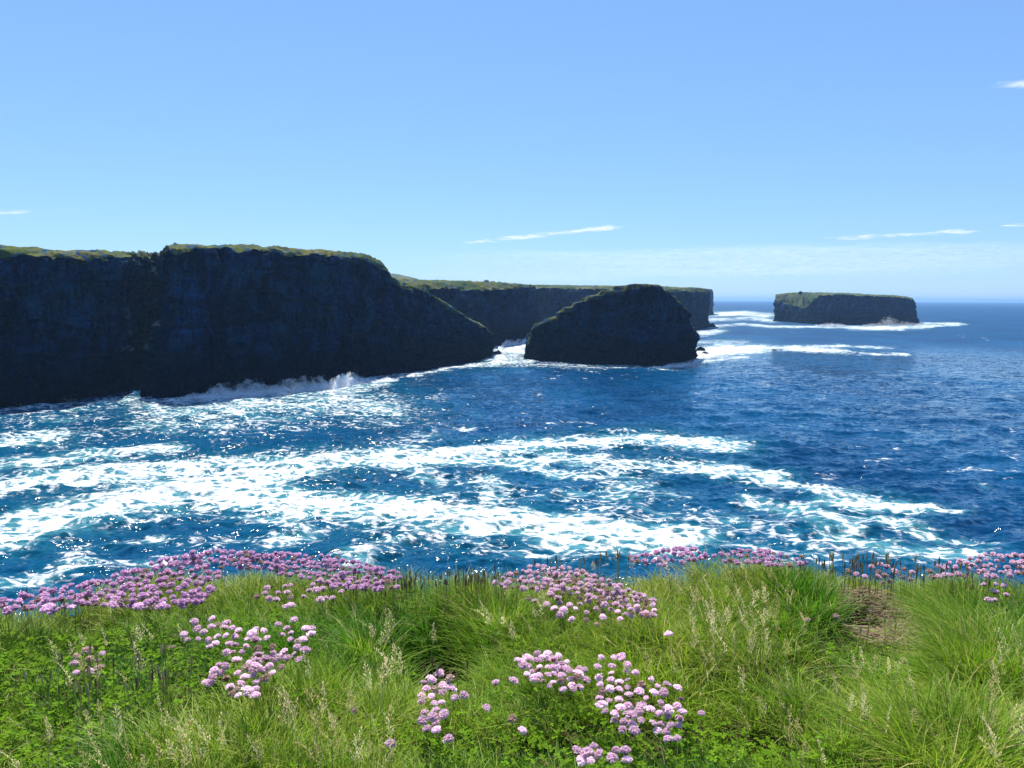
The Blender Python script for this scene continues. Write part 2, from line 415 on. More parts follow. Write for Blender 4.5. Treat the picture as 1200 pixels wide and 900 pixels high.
ST = [(613, 420.5, 615, 417, 415, 1), (616, 421, 619.5, 400, 397, 2), (626, 422, 627, 384.5, 381.5, 4), (642, 423.5, 640, 377, 374.5, 5), (653, 424, 651, 372, 369.5, 6), (662, 425, 656, 366.5, 363, 7),
      (682, 426, 672, 358.5, 355.5, 9), (700, 427, 684, 351, 348.5, 9), (710, 428, 695, 346, 343.5, 9), (720, 428, 712, 341, 338, 10), (740, 429, 734, 337.5, 333.4, 10), (760, 430, 757, 335, 331, 9),
      (774, 430, 771, 335.5, 331.6, 9), (782, 429.5, 775.5, 339.5, 337, 8), (792, 429, 786, 344.5, 342, 8), (800, 427.5, 796, 354, 351.5, 7), (807, 425.5, 806, 365, 363, 5), (811, 424, 810, 378, 376, 4), (814.5, 422, 815, 389, 387.5, 3)]
P, a, b = loft(ST, .8, 110, [8, 12, 18, 24, 28, 32, 36, 40, 42, 46, 48, 48, 46, 42, 38, 32, 24, 18, 12], 1.05, 200., turf_set=4, vamp=1.2, steps=2.6)
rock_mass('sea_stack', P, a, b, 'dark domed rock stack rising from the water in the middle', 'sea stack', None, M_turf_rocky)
IS = [(907, 376.6, 909, 353, 345, 8), (925, 377.5, 927, 357, 342.8, 14), (941, 379, 942, 361, 342.4, 12), (950, 379.6, 951, 354, 342.6, 10), (958, 380, 960, 345.4, 342.8, 9), (985, 380.6, 985, 345, 343.2, 7), (1020, 380.8, 1020, 346.5, 344.8, 7),
      (1047, 380.6, 1047, 347.6, 346, 7), (1062, 380, 1060, 349, 347.4, 7), (1074, 379.4, 1069, 351.5, 349.4, 5), (1077, 378.6, 1071, 354, 352, 4)]
P, a, b = loft(IS, 1.6, 54, [30, 60, 90, 100, 100, 100, 100, 90, 80, 60, 30], 1., 300., turf_set=22)
rock_mass('sea_stack', P, a, b, 'long flat-topped rock island with green top, alone near the horizon', 'sea stack', None)

# distant hill behind the second headland
hx = np.linspace(-1, 1, 60); hy = np.linspace(-1, 1, 24); HX, HY = np.meshgrid(hx, hy)
c = at(455, 340, 1500.)
zt = at(470, 321, 1500.)[2]
Z = (zt - 8) * np.clip(1 - np.abs(HX) ** 1.8, 0, 1) * np.clip(1 - HY ** 2, 0, 1) + 3 * fbm(p2(HX, HY, 6.), 3) * (1 - HX ** 2)
V = np.stack([c[0] + HX * 170, c[1] + HY * 250, Z + 8 - 12 * (np.maximum(np.abs(HX), np.abs(HY)) > .99)], -1).reshape(-1, 3)
tag(link('hill', mesh_np('hill', V, [grid_faces(24, 60)], M_turf, True)), 'low rounded far hill just showing past the shoulder of the tall cliff', 'hill', None, 'structure')

# loose rocks in the water
def boulder(name, u, v, w, h, dep, label, group=None, z0=-.6, base=None, seed=0.):
    c = sea(u, v) if base is None else base
    th = np.linspace(0, 2 * np.pi, 36, endpoint=False); ph = np.linspace(0, np.pi, 16)
    T, Ph = np.meshgrid(th, ph)
    D = np.stack([np.sin(Ph) * np.cos(T), np.sin(Ph) * np.sin(T), np.cos(Ph)], -1)
    r = 1 + .45 * fbm(D * 1.6 + seed, 4) + .18 * np.abs(fbm(D * 5 + seed, 2))
    V = D * r[..., None] * np.array([w / 2, dep / 2, h]) + np.array([0, 0, z0])
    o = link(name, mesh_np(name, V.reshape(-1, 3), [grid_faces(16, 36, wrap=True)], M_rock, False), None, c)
    return tag(o, label, 'rock', group)
boulder('sea_rock', 821, 411, 5., 2.6, 5, 'low black rock awash just off the right foot of the domed stack', seed=1.)
boulder('sea_rock', 826, 414.5, 4., 1.7, 3.5, 'small wet rock nearer the breakers than the black rock beside it', seed=2.)
boulder('sea_rock', 907, 410.5, 3.4, 1.2, 3., 'tiny dark rock alone in the middle of the white breaker streak', seed=3.)
boulder('sea_rock', 834, 383.2, 9., 4., 7., 'rock shelf at the foot of the flat-topped headland', seed=4.)
boulder('sea_rock', 583, 414.5, 5., 2.2, 5., 'dark rock at the low tip of the tall headland beside the channel', seed=5.)
boulder('sea_rock', 421, 441.5, 3.6, 4.2, 3., 'upright rock in the surf under the tall headland', seed=6.)
for k, (u, v, w, h) in enumerate([(938, 343.2, 4.5, 2.2), (963, 344, 3.5, 1.6)]):
    g = at(u, v, 1000. + 22)
    boulder('boulder', 0, 0, w, h, w, ['larger stone knob on the grassy crown of the far island', 'smaller stone knob to the right along the far island crown'][k], base=g, z0=0., seed=7. + k)

# tiny hut on the brow of the second headland
c = at(570, 331.2, sea(570, 407)[1] + 24)
hut = bpy.data.objects.new('hut', None); COL.objects.link(hut); hut.location = c; hut.rotation_euler = (0, 0, .3); hut.scale = (.8, .8, .75)
tag(hut, 'tiny stone lookout hut on the skyline of the second headland', 'hut')
def box(V0, V1):
    x0, y0, z0 = V0; x1, y1, z1 = V1
    V = np.array([(x0, y0, z0), (x1, y0, z0), (x1, y1, z0), (x0, y1, z0), (x0, y0, z1), (x1, y0, z1), (x1, y1, z1), (x0, y1, z1)], float)
    return V, np.array([(0, 3, 2, 1), (4, 5, 6, 7), (0, 1, 5, 4), (1, 2, 6, 5), (2, 3, 7, 6), (3, 0, 4, 7)])
V, F = box((-1.5, -1.1, -.6), (1.5, 1.1, 1.5)); link('wall', mesh_np('wall', V, [F], M_hutwall), hut)
V = np.array([(-1.7, -1.3, 1.5), (1.7, -1.3, 1.5), (1.7, 1.3, 1.5), (-1.7, 1.3, 1.5), (-1.7, 0, 2.3), (1.7, 0, 2.3)], float)
link('roof', mesh_np('roof', V, [np.array([(0, 1, 5, 4), (2, 3, 4, 5), (0, 3, 2, 1)]), np.array([(1, 2, 5), (3, 0, 4)])], M_hutroof), hut)
V, F = box((-.4, -1.16, -.5), (.4, -1.105, 1.2)); link('door', mesh_np('door', V, [F], M_hutroof), hut)

# ------------------------------------------------------------------ the sea
STROKES = [  # (polyline of photo points on the water, half width, strength)
    ([(195, 474), (300, 465), (420, 450)], 9, .75), ([(200, 490), (300, 478), (400, 466), (440, 480)], 15, .62), ([(260, 500), (360, 485), (450, 480)], 14, .46),
    ([(0, 520), (30, 518), (60, 512)], 8, .85), ([(60, 520), (130, 506), (230, 500)], 9, .42),
    ([(0, 548), (70, 541), (150, 532), (200, 528)], 7, .75), ([(0, 574), (80, 566), (150, 556), (240, 548), (330, 546), (420, 540), (470, 536)], 11, .95),
    ([(0, 632), (60, 612), (130, 596), (200, 580), (280, 565), (330, 552)], 15, 1.0),
    ([(225, 575), (300, 588), (400, 596), (500, 603), (600, 613), (700, 626), (790, 634)], 14, 1.1), ([(330, 606), (430, 608), (520, 616)], 11, .8), ([(360, 625), (330, 640)], 9, .6),
    ([(150, 585), (240, 590), (300, 605)], 12, .65), ([(100, 615), (200, 608), (260, 600)], 8, .5),
    ([(470, 543), (540, 532), (600, 526), (700, 520), (760, 514), (860, 526)], 7, 1.0), ([(530, 545), (620, 540), (700, 540), (740, 548), (830, 552), (900, 562)], 7, .85),
    ([(640, 532), (700, 548), (740, 570), (730, 585)], 8, .68), ([(780, 553), (880, 560), (950, 574), (1000, 592)], 5, .85), ([(600, 548), (660, 556), (680, 560)], 6, .7),
    ([(570, 570), (580, 588)], 8, .68), ([(620, 588), (700, 580), (790, 583)], 7, .45), ([(470, 552), (520, 566)], 7, .5), ([(460, 522), (500, 512)], 6, .45),
    ([(690, 600), (780, 605), (860, 615)], 9, .5), ([(880, 590), (950, 598), (1000, 622)], 6, .75), ([(930, 602), (980, 630), (1040, 640)], 7, .65), ([(978, 588), (1010, 594), (1050, 596), (1070, 600)], 7, 1.05), ([(1070, 599), (1120, 604)], 3.5, .95),
    ([(1000, 612), (1060, 618), (1090, 630)], 5, .75), ([(1090, 632), (1130, 634), (1165, 642)], 4, .7), ([(860, 612), (920, 628), (960, 645)], 8, .55), ([(1050, 650), (1130, 655)], 9, .7), ([(800, 628), (880, 640), (960, 655)], 10, .5),
    ([(0, 692), (60, 680), (110, 664)], 6, .75), ([(80, 652), (140, 640), (190, 636)], 6, .6), ([(140, 668), (230, 660)], 6, .5), ([(420, 660), (450, 636), (500, 626)], 8, .6), ([(540, 640), (600, 648), (700, 652)], 10, .55), ([(640, 636), (730, 644), (790, 645)], 10, .85), ([(230, 640), (300, 632)], 8, .4),
    ([(812, 418), (850, 411), (890, 409)], 4.6, 1.15), ([(880, 407), (930, 408.5), (990, 412)], 2.8, .95), ([(980, 412), (1030, 414.5), (1064, 416)], 1.3, .85), ([(815, 414), (850, 408)], 6, 1.0), ([(930, 406), (990, 405.5)], 1.7, .9), ([(985, 405.5), (1045, 407.5)], 1.2, .75), ([(814, 401), (870, 401)], 2.5, .5), ([(830, 423), (870, 419)], 2.2, .6),
    ([(826, 369), (870, 367), (900, 369.5)], 2.6, .95), ([(832, 375), (880, 373), (905, 376)], 2.2, .7), ([(826, 383), (870, 380), (906, 383)], 1.6, .75), ([(900, 382.5), (960, 383.2), (1010, 383.8)], 1.3, .9), ([(1000, 384.3), (1050, 384.3), (1085, 382.5)], 2.4, 1.0), ([(1080, 382.5), (1128, 380.3)], 1.2, .8), ([(1075, 379.5), (1120, 379)], 1.4, .8), ([(840, 388), (820, 391)], 3, .8),
    ([(585, 420), (600, 412), (614, 405)], 7, .95), ([(590, 408), (614, 403), (618, 396), (622, 388)], 5, .85), ([(520, 433), (560, 428), (620, 424)], 2.4, .75), ([(580, 426), (640, 427), (700, 431)], 3, .5),
    ([(700, 428), (780, 432), (815, 426)], 1.6, .7), ([(770, 430), (800, 429), (818, 424)], 3.5, .85), ([(420, 446), (500, 437), (575, 425)], 2., .8), ([(455, 441), (520, 434)], 3, .55),
    ([(0, 482), (100, 473), (170, 468), (200, 469)], 2.2, .75), ([(0, 490), (90, 480), (170, 470)], 7, .42), ([(170, 478), (230, 480)], 8, .45), ([(20, 500), (110, 492)], 6, .35), ([(30, 474), (60, 471)], 2, .8),
    ([(480, 470), (520, 465)], 4, .3), ([(500, 500), (545, 505)], 4, .35), ([(420, 500), (460, 496)], 5, .4), ([(640, 500), (690, 497)], 2, .4),
]
def stroke_density(u, v):
    f = np.zeros_like(u); a = np.zeros_like(u)
    for pts, hw, s in STROKES:
        if pts[0][0] == 0: pts = [(-520, pts[0][1] + 1.1 * hw), (-240, pts[0][1] + .2 * hw)] + pts      # the wash goes on round the bay
        best = np.full(u.shape, 1e9)
        ax = 3.2                                        # streaks lie along the swell
        for (u0, v0), (u1, v1) in zip(pts[:-1], pts[1:]):
            x0, x1 = u0 / ax, u1 / ax
            dx, dy = x1 - x0, v1 - v0
            t = np.clip(((u / ax - x0) * dx + (v - v0) * dy) / (dx * dx + dy * dy + 1e-9), 0, 1)
            best = np.minimum(best, (u / ax - x0 - t * dx) ** 2 + (v - v0 - t * dy) ** 2)
        d = np.sqrt(best) / hw
        f = np.maximum(f, s * (1 - sstep(.15, 1.9, d)))
        a = np.maximum(a, min(1, s) * (1 - sstep(.3, 3.2, d)) * min(1., hw / 7))
    return f, a
def sea_mesh():
    th = np.concatenate([np.linspace(-180, -52, 50, endpoint=False), np.linspace(-52, -36, 90, endpoint=False), np.linspace(-36, 36, 1150, endpoint=False), np.linspace(36, 52, 90, endpoint=False), np.linspace(52, 180, 50, endpoint=False)])
    th = np.radians(th); nc = len(th)
    dep = np.concatenate([[900, 640, 480], np.linspace(380, 28, 520, endpoint=False), np.linspace(28, 1.25, 110)])   # px below the horizon
    r = CAMZ * FPX / dep
    RR, TT = np.meshgrid(r, th, indexing='ij')
    X = RR * np.sin(TT); Y = RR * np.cos(TT)
    sp = np.gradient(r)[:, None] * np.ones_like(X)
    Z = np.zeros_like(X)
    g = np.random.default_rng(21)
    for k in range(46):
        lam = 1.6 * (17 / 1.6) ** (k / 45.) * g.uniform(.9, 1.1)
        ang = R(-72) + g.normal() * .55                     # swell runs in from the right
        amp = .0105 * lam ** .80
        kk = 2 * math.pi / lam
        fade = sstep(3.0, 6.0, lam / sp)
        ph = kk * (X * math.cos(ang) + Y * math.sin(ang)) + g.uniform(0, 6.28)
        wob = 1 + .5 * np.sin(X * .013 * g.uniform(.5, 1.5) + Y * .017 * g.uniform(.5, 1.5) + k)
        s = np.sin(ph); Z += amp * fade * wob * (s + .35 * s * s)
    front = np.abs(TT) < R(52)
    q = np.stack([X, Y, 0 * X], -1)
    U, Vv, zz = proj(q)
    ok = front & (zz > 1)
    U = np.where(ok, U, -9999); Vv = np.where(ok, Vv, -9999)
    wu = U + 14 * fbm(p2(X, Y, .05), 3); wv = Vv + np.clip((Vv - 350) * .035, 0, 5) * fbm(p2(X, Y, .06, 5.), 4)
    foam, aer = stroke_density(wu, wv)
    brk = fbm(np.stack([U / 34, Vv / 4.2, 0 * U], -1), 4) ; brk2 = fbm(np.stack([U / 9, Vv / 1.6, 0 * U + 7], -1), 3)
    foam = foam * np.clip(.95 + .6 * brk + .45 * brk2 * sstep(200, 500, RR), 0, 1.25)
    # scattered little whitecaps on open water
    cap = fbm(p2(X, Y, .16, 9.), 3) ; cap2 = fbm(p2(X, Y, .012, 2.), 2)
    foam = np.maximum(foam, .40 * sstep(.42, .70, cap + .35 * cap2) * sstep(1500, 500, RR))
    aer = np.clip(aer * .85 + .25 * sstep(120, 60, RR), 0, 1)
    Z += .12 * foam * sstep(600, 300, RR)
    V = np.stack([X, Y, Z], -1).reshape(-1, 3)
    F = grid_faces(len(r), nc, wrap=True)[:, ::-1]
    me = mesh_np('sea', V, [F], M_water, True, attrs={'foam': foam.ravel(), 'aer': aer.ravel(), 'open': sstep(300, 850, RR).ravel()})
    return tag(link('sea', me), 'deep blue sea streaked with white foam, running to the horizon', 'sea', None, 'structure')
sea_mesh()

# surf breaking against the rocks: clouds of droplets
def flakes(C, size):
    n = len(C); g = rng.normal(size=(n, 3, 3)); g /= np.linalg.norm(g, axis=2, keepdims=True)
    V = (C[:, None, :] + g * size[:, None, None]).reshape(-1, 3)
    return V, np.arange(n * 3).reshape(-1, 3)
def plume(name, pts, thick, n, size, label, bias=1.6, cat='breaking wave', gname=None):
    """pts: (u, v base, height m) along the foot of the rock."""
    pu, pv, ph = [np.array(x, float) for x in zip(*pts)]
    t = rng.uniform(0, 1, n * 6); uu = np.interp(t, np.linspace(0, 1, len(pu)), pu); vv = np.interp(t, np.linspace(0, 1, len(pu)), pv); hh = np.interp(t, np.linspace(0, 1, len(pu)), ph)
    d = fw[None] + rt[None] * ((uu - 600) / FPX)[:, None] + up[None] * ((450 - vv) / FPX)[:, None]
    B = CAM + d * (-CAMZ / d[:, 2])[:, None]
    lump = .8 + .55 * fbm(np.stack([B[:, 0] / 5, B[:, 1] / 5, 0 * t], -1), 3)
    a = rng.uniform(0, 1, n * 6) ** bias
    z = a * hh * np.clip(lump, .12, 1.4)
    B[:, 1] += rng.normal(size=n * 6) * thick * (1 - .4 * a); B[:, 2] = z
    keep = fbm(B * .45, 4) + .55 * (1 - a) > .04 + .25 * rng.uniform(size=n * 6)
    B = B[keep][:n]
    c = B.mean(0); c[2] = 0
    V, F = flakes(B - c, size * rng.uniform(.5, 1.3, len(B)))
    return tag(link(name, mesh_np(name, V, [F], M_spray), None, c), label, cat, gname, 'stuff')
plume('sea_spray', [(196, 471, .8), (240, 468, 3.), (270, 466, 5.), (300, 463, 5.6), (335, 461, 5.0), (365, 458, 5.4), (395, 455, 4.2), (402, 453, 5.5), (410, 452, 6.5), (416, 451, 3.5), (440, 448, 1.6), (470, 444, .6)], 3.6, 150000, .10, 'shaded surf climbing the foot of the tall headland', bias=1.7)
plume('sea_spray', [(18, 476.5, .3), (30, 475, 1.8), (45, 474, 1.), (70, 471, .8), (80, 470, 2.), (95, 469, .3)], 1.2, 2500, .15, 'small shaded splash under the cliff wall, far left')
plume('sea_spray', [(1012, 381.4, 2), (1030, 381.4, 6), (1038, 381.4, 12), (1043, 381.4, 14), (1050, 381.3, 8), (1062, 381, 5), (1075, 380.4, 2), (1084, 380, 1)], 3., 3500, .42, 'bright burst of spray against the right half of the far island')
plume('sea_spray', [(955, 381.6, 1), (968, 381.6, 3.4), (978, 381.6, 4.), (990, 381.6, 1.2)], 2.2, 1200, .4, 'low spray at the middle of the far island foot')
plume('sea_spray', [(584, 409, 1), (592, 406, 4.5), (603, 404, 5.), (614, 402, 3), (620, 394, 5), (623, 389, 8)], 3., 6000, .32, 'white surf filling the channel between tall headland and stack')
plume('sea_spray', [(765, 431, .6), (780, 430.6, 1.8), (795, 429.5, 2.2), (806, 428, 2.6), (816, 424, 1.6), (826, 422, .8)], 1.4, 6000, .18, 'shaded surf at the right foot of the domed stack')
plume('sea_spray', [(818, 416, 1.2), (832, 413, 2.2), (850, 411.5, 1.6), (866, 410, .8)], 1.8, 4000, .2, 'sunlit breaker rolling away right of the domed stack')

# ------------------------------------------------------------------ near ground
EU = [(-600, 2.05, 712), (-100, 2.1, 712), (20, 2.2, 703), (100, 2.35, 684), (200, 2.55, 670), (270, 2.65, 665), (400, 2.65, 668), (480, 2.55, 677), (600, 2.5, 676), (700, 2.55, 666), (800, 2.6, 658), (900, 2.65, 655), (1000, 2.6, 660), (1080, 2.55, 666), (1200, 2.45, 675), (1350, 2.4, 684), (1800, 2.4, 684)]
ex, ey, ez = [], [], []
for u, Y, v in EU:
    q = at(u, v, Y); ex.append(q[0]); ey.append(Y); ez.append(q[2] - .085)
def yedge(x): return np.interp(x, ex, ey) + .05 * fbm(p2(x, 0, 2.2, 3.3), 3)
def zedge(x): return np.interp(x, ex, ez)
DIPS = []   # (x, y, depth, radius x, radius y)
def zsoil0(x, y):
    x = np.asarray(x, float); y = np.asarray(y, float)
    z = CAMZ - .965 + .05 * fbm(p2(x, y, .9, 1.), 3) + .032 * fbm(p2(x, y, 4.5, 2.), 3)
    t = sstep(-.9, 0., y - yedge(x))
    z = z * (1 - t) + (zedge(x) + .02 * fbm(p2(x, y, 4., 2.), 3)) * t
    z = z - .02 * np.maximum(np.abs(x) - 6, 0) + .03 * np.maximum(-y - 1, 0)
    return z
def zsoil(x, y):
    z = zsoil0(x, y)
    for (a, b, d, rx, ry) in DIPS: z = z - d * np.exp(-(((x - a) / rx) ** 2 + ((y - b) / ry) ** 2))
    return z
def hit(u, v, h=0.):
    """ground (or canopy h above it) under a photo point; returns x, y, and the ray's height there, held to the land side of the brink"""
    d = ray(u, v); d = d / d[1]
    Y = np.linspace(.5, 3.4, 1450); q = CAM + d * Y[:, None]
    below = q[:, 2] < zsoil0(q[:, 0], q[:, 1]) + h
    k = int(np.argmax(below)) if below.any() else len(Y) - 1
    lim = float(yedge(np.array([q[k, 0]]))[0])
    y = min(Y[k], lim - .01 - .2 * random.random()) if Y[k] > lim - .01 else Y[k]
    p = CAM + d * y
    return p[0], p[1], p[2]
def dip(u, v, depth, rx, ry):
    x, y, z = hit(u, v); DIPS.append((x, y, depth, rx, ry))
dip(526, 765, .26, .085, .17); dip(468, 765, .14, .05, .08); dip(1004, 724, .26, .045, .08); dip(1110, 772, .07, .10, .06)
dip(870, 800, .05, .12, .08); dip(100, 745, .06, .14, .06); dip(905, 870, .05, .2, .06)
BARE = hit(1035, 728)
def bare(x, y): return sstep(1.15, .75, np.sqrt(((x - BARE[0]) / .145) ** 2 + ((y - BARE[1] + .04) / .28) ** 2) + .25 * fbm(p2(x, y, 9.), 2))

def ground_mesh():
    xs = np.concatenate([-np.geomspace(60, 3.05, 40), np.linspace(-3, 3, 200), np.geomspace(3.05, 60, 40)])
    yr = np.concatenate([-np.geomspace(60, .6, 30), np.linspace(-.5, .8, 25, endpoint=False), np.linspace(.8, 1., 1)])
    rows = []
    for y in yr: rows.append(np.stack([xs, 0 * xs + y, zsoil(xs, 0 * xs + y)], -1))
    E = yedge(xs)
    for t in np.linspace(0, 1, 110)[1:]:
        y = 1. + (E - 1.) * t; rows.append(np.stack([xs, y, zsoil(xs, y)], -1))
    e = rows[-1]
    for dy, dz in [(.04, -.02), (.1, -.08), (.18, -.2), (.3, -.42), (.5, -.9), (.8, -1.8), (1.2, -3.2), (1.8, -5.5), (2.4, -8.5), (3.2, -12), (4.2, -17), (5, -22), (6, -27), (7.5, -32.5)]:
        q = e + np.array([0, dy, dz]); 
        q[:, 1] += .12 * dy * fbm(np.stack([xs * .8, 0 * xs + dz * .3, 0 * xs], -1), 3) * 3
        rows.append(q)
    P = np.array(rows)
    me = mesh_np('ground', P.reshape(-1, 3), [grid_faces(P.shape[0], P.shape[1])], M_soil, True)
    tag(link('ground', me), 'grassy cliff-top ground under the camera, dropping away to the sea', 'ground', None, 'structure')
ground_mesh()

# ---- grass: every blade modelled, gathered in tufts
def blades(px, py, n_per, h, spread, lean, width, palette_w, az=None, azs=3.2, name=''):
    """px,py,h.. per tuft arrays -> blade mesh arrays"""
    k = len(px); idx = np.repeat(np.arange(k), n_per); n = len(idx)
    r = np.sqrt(rng.uniform(0, 1, n)) * spread[idx]; a = rng.uniform(0, 2 * np.pi, n)
    x = px[idx] + r * np.cos(a); y = py[idx] + r * np.sin(a)
    z = zsoil(x, y) - .006
    ang = a + rng.normal(size=n) * .7
    if az is not None: ang = np.where(rng.uniform(size=n) < .62, az[idx] + rng.normal(size=n) * .75, ang)
    H = h[idx] * rng.uniform(.45, 1.2, n); ln = lean[idx] * rng.uniform(.2, 1.5, n)
    W = width * rng.uniform(.7, 1.4, n)
    dx, dy = np.cos(ang), np.sin(ang)
    tw = ang + np.pi / 2 + rng.normal(size=n) * .6
    wx, wy = np.cos(tw), np.sin(tw)
    V = np.empty((n, 7, 3))
    for lv, (t, ws) in enumerate(((0, 1.), (.42, .92), (.78, .6))):
        ox = dx * ln * H * t ** 1.8; oy = dy * ln * H * t ** 1.8; oz = H * t * (1 - .28 * np.minimum(ln, 1.6) * t)
        for s_ in (0, 1):
            sg = (s_ - .5) * W * ws
            V[:, lv * 2 + s_, 0] = x + ox + wx * sg; V[:, lv * 2 + s_, 1] = y + oy + wy * sg; V[:, lv * 2 + s_, 2] = z + oz
    V[:, 6, 0] = x + dx * ln * H; V[:, 6, 1] = y + dy * ln * H; V[:, 6, 2] = z + H * (1 - .28 * np.minimum(ln, 1.6))
    b = np.arange(n)[:, None] * 7
    Q = np.concatenate([b + np.array([[0, 1, 3, 2]]), b + np.array([[2, 3, 5, 4]])]); T = b + np.array([[4, 5, 6]])
    # colours of the blades themselves
    m1 = fbm(p2(x, y, 1.6, 4.), 3); m2 = fbm(p2(x, y, 7., 6.), 2)
    g0 = np.array([.060, .215, .006]); g1 = np.array([.195, .355, .012]); g2 = np.array([.43, .45, .075]); g3 = np.array([.58, .50, .24])
    w = np.clip(.5 + 1.1 * m1 + .5 * m2 + palette_w[idx], 0, 1)[:, None]
    c = g0 * (1 - w) + g1 * w
    yel = np.clip(rng.uniform(-.6, 1, n) * .8 + m1 * .5 + palette_w[idx] * .8, 0, 1)[:, None]
    c = c * (1 - .7 * yel) + g2 * .7 * yel
    dead = (rng.uniform(size=n) < .05 + .10 * np.clip(palette_w[idx], 0, 1))[:, None]
    c = np.where(dead, g3 * rng.uniform(.6, 1.1, (n, 1)), c) * rng.uniform(.8, 1.2, (n, 1))
    return V.reshape(-1, 3), Q, T, np.repeat(c, 7, axis=0)

def grass_object(name, B, label, cat, kind=None, group=None, loc=None):
    V, Q, T, C = B
    if loc is not None: V = V - np.asarray(loc)
    return tag(link(name, mesh_np(name, V, [Q, T], M_grass, True, cols=C), None, loc), label, cat, group, kind)

def scatter(n, x0, x1, y0, dens=None):
    x = rng.uniform(x0, x1, n); ye = yedge(x)
    y = y0 + (ye + .05 - y0) * rng.uniform(0, 1, n)
    keep = rng.uniform(size=n) > bare(x, y)
    for (a, b, d, rx, ry) in DIPS[:2]: keep &= rng.uniform(size=n) > .95 * np.exp(-(((x - a) / rx) ** 2 + ((y - b + .02) / ry) ** 2) * 1.0)
    if dens is not None: keep &= rng.uniform(size=n) < dens(x, y)
    return x[keep], y[keep]
def pix(x, y, h=.06):
    u, v, z = proj(np.stack([x, y, zsoil(x, y) + h], -1)); return u, v
def ell(u, v, cu, cv, ru, rv): return sstep(1.25, .7, np.sqrt(((u - cu) / ru) ** 2 + ((v - cv) / rv) ** 2))
def inview(x, y):
    u, v = pix(x, y); return np.where((u > -60) & (u < 1260) & (v < 1000), 1., .32)
CLOVER = [(110, 790, 150, 55), (745, 868, 120, 42), (60, 870, 80, 40), (560, 870, 120, 30), (900, 885, 120, 26), (1000, 660, 40, 12), (300, 760, 70, 50)]
x, y = scatter(11500, -3.2, 3.2, .85, inview)
u, v = pix(x, y)
cl = np.max([ell(u, v, *c) for c in CLOVER[:5]], axis=0)
tus = ell(u, v, 1120, 800, 110, 100); sdr = ell(u, v, 860, 720, 130, 70)
edge_d = yedge(x) - y
h = .086 + .062 * fbm(p2(x, y, 3.4, 8.), 3) + .07 * tus - .045 * cl - .035 * ell(u, v, 1000, 670, 90, 20) - .085 * ell(u, v, 1025, 772, 100, 48) - .06 * ell(u, v, 520, 785, 50, 30) + .015 * ell(u, v, 560, 715, 130, 30) + .02 * sdr
h = np.clip(h, .035, .22)
az = R(150) + 2.2 * fbm(p2(x, y, 1.7, 12.), 2)
pw = .35 * sdr + .15 * tus - .25 * cl + .2 * ell(u, v, 1050, 860, 160, 40) + .3 * sstep(.35, .05, edge_d) - .25 * ell(u, v, 400, 760, 150, 40)
B = blades(x, y, 31, h, rng.uniform(.018, .045, len(x)), (.6 + .65 * rng.uniform(size=len(x)) + .35 * tus), .0020, pw, az)
grass_object('grass', B, 'thick fresh green grass covering the cliff top', 'grass', 'stuff')
# rougher sward beyond the picture's edges
x, y = scatter(4200, -9, 9, -4.)
k = (np.abs(x) > 2.6) | (y < .9); x, y = x[k], y[k]
B = blades(x, y, 14, .1 + .03 * rng.normal(size=len(x)).clip(-1, 1), rng.uniform(.04, .09, len(x)), np.full(len(x), .7), .005, np.zeros(len(x)), R(150) + 2 * fbm(p2(x, y, 1.2), 2))
grass_object('grass', B, 'coarser grass behind and beside the viewer', 'grass', 'stuff')

# tussocks one can tell apart
for (u, v, n, hh, sp, ln, label) in [
    (1152, 775, 1000, .18, .09, .8, 'tall fine grass tussock spilling left, just right of the bare dry patch'),
    (1120, 872, 900, .17, .10, 1.0, 'spreading yellow-green grass tussock low in the right corner'),
    (572, 716, 900, .15, .09, .8, 'shaggy grass tussock overhanging the dark hollow'),
    (950, 700, 700, .13, .07, .8, 'dark green tussock hanging over the left side of the bare patch'),
    (930, 680, 500, .13, .07, .5, 'upright grass tussock on the brink behind the pale seed heads'),
    (440, 742, 600, .13, .08, .8, 'grass tussock left of the dark hollow')]:
    X, Y, Z = hit(u, v, .07)
    B = blades(np.array([X]), np.array([Y]), n, np.array([hh]), np.array([sp]), np.array([ln]), .0024, np.array([.25 if 'yellow' in label else 0.]))
    grass_object('grass_tussock', B, label, 'grass tussock', None, None, (X, Y, float(zsoil(X, Y))))

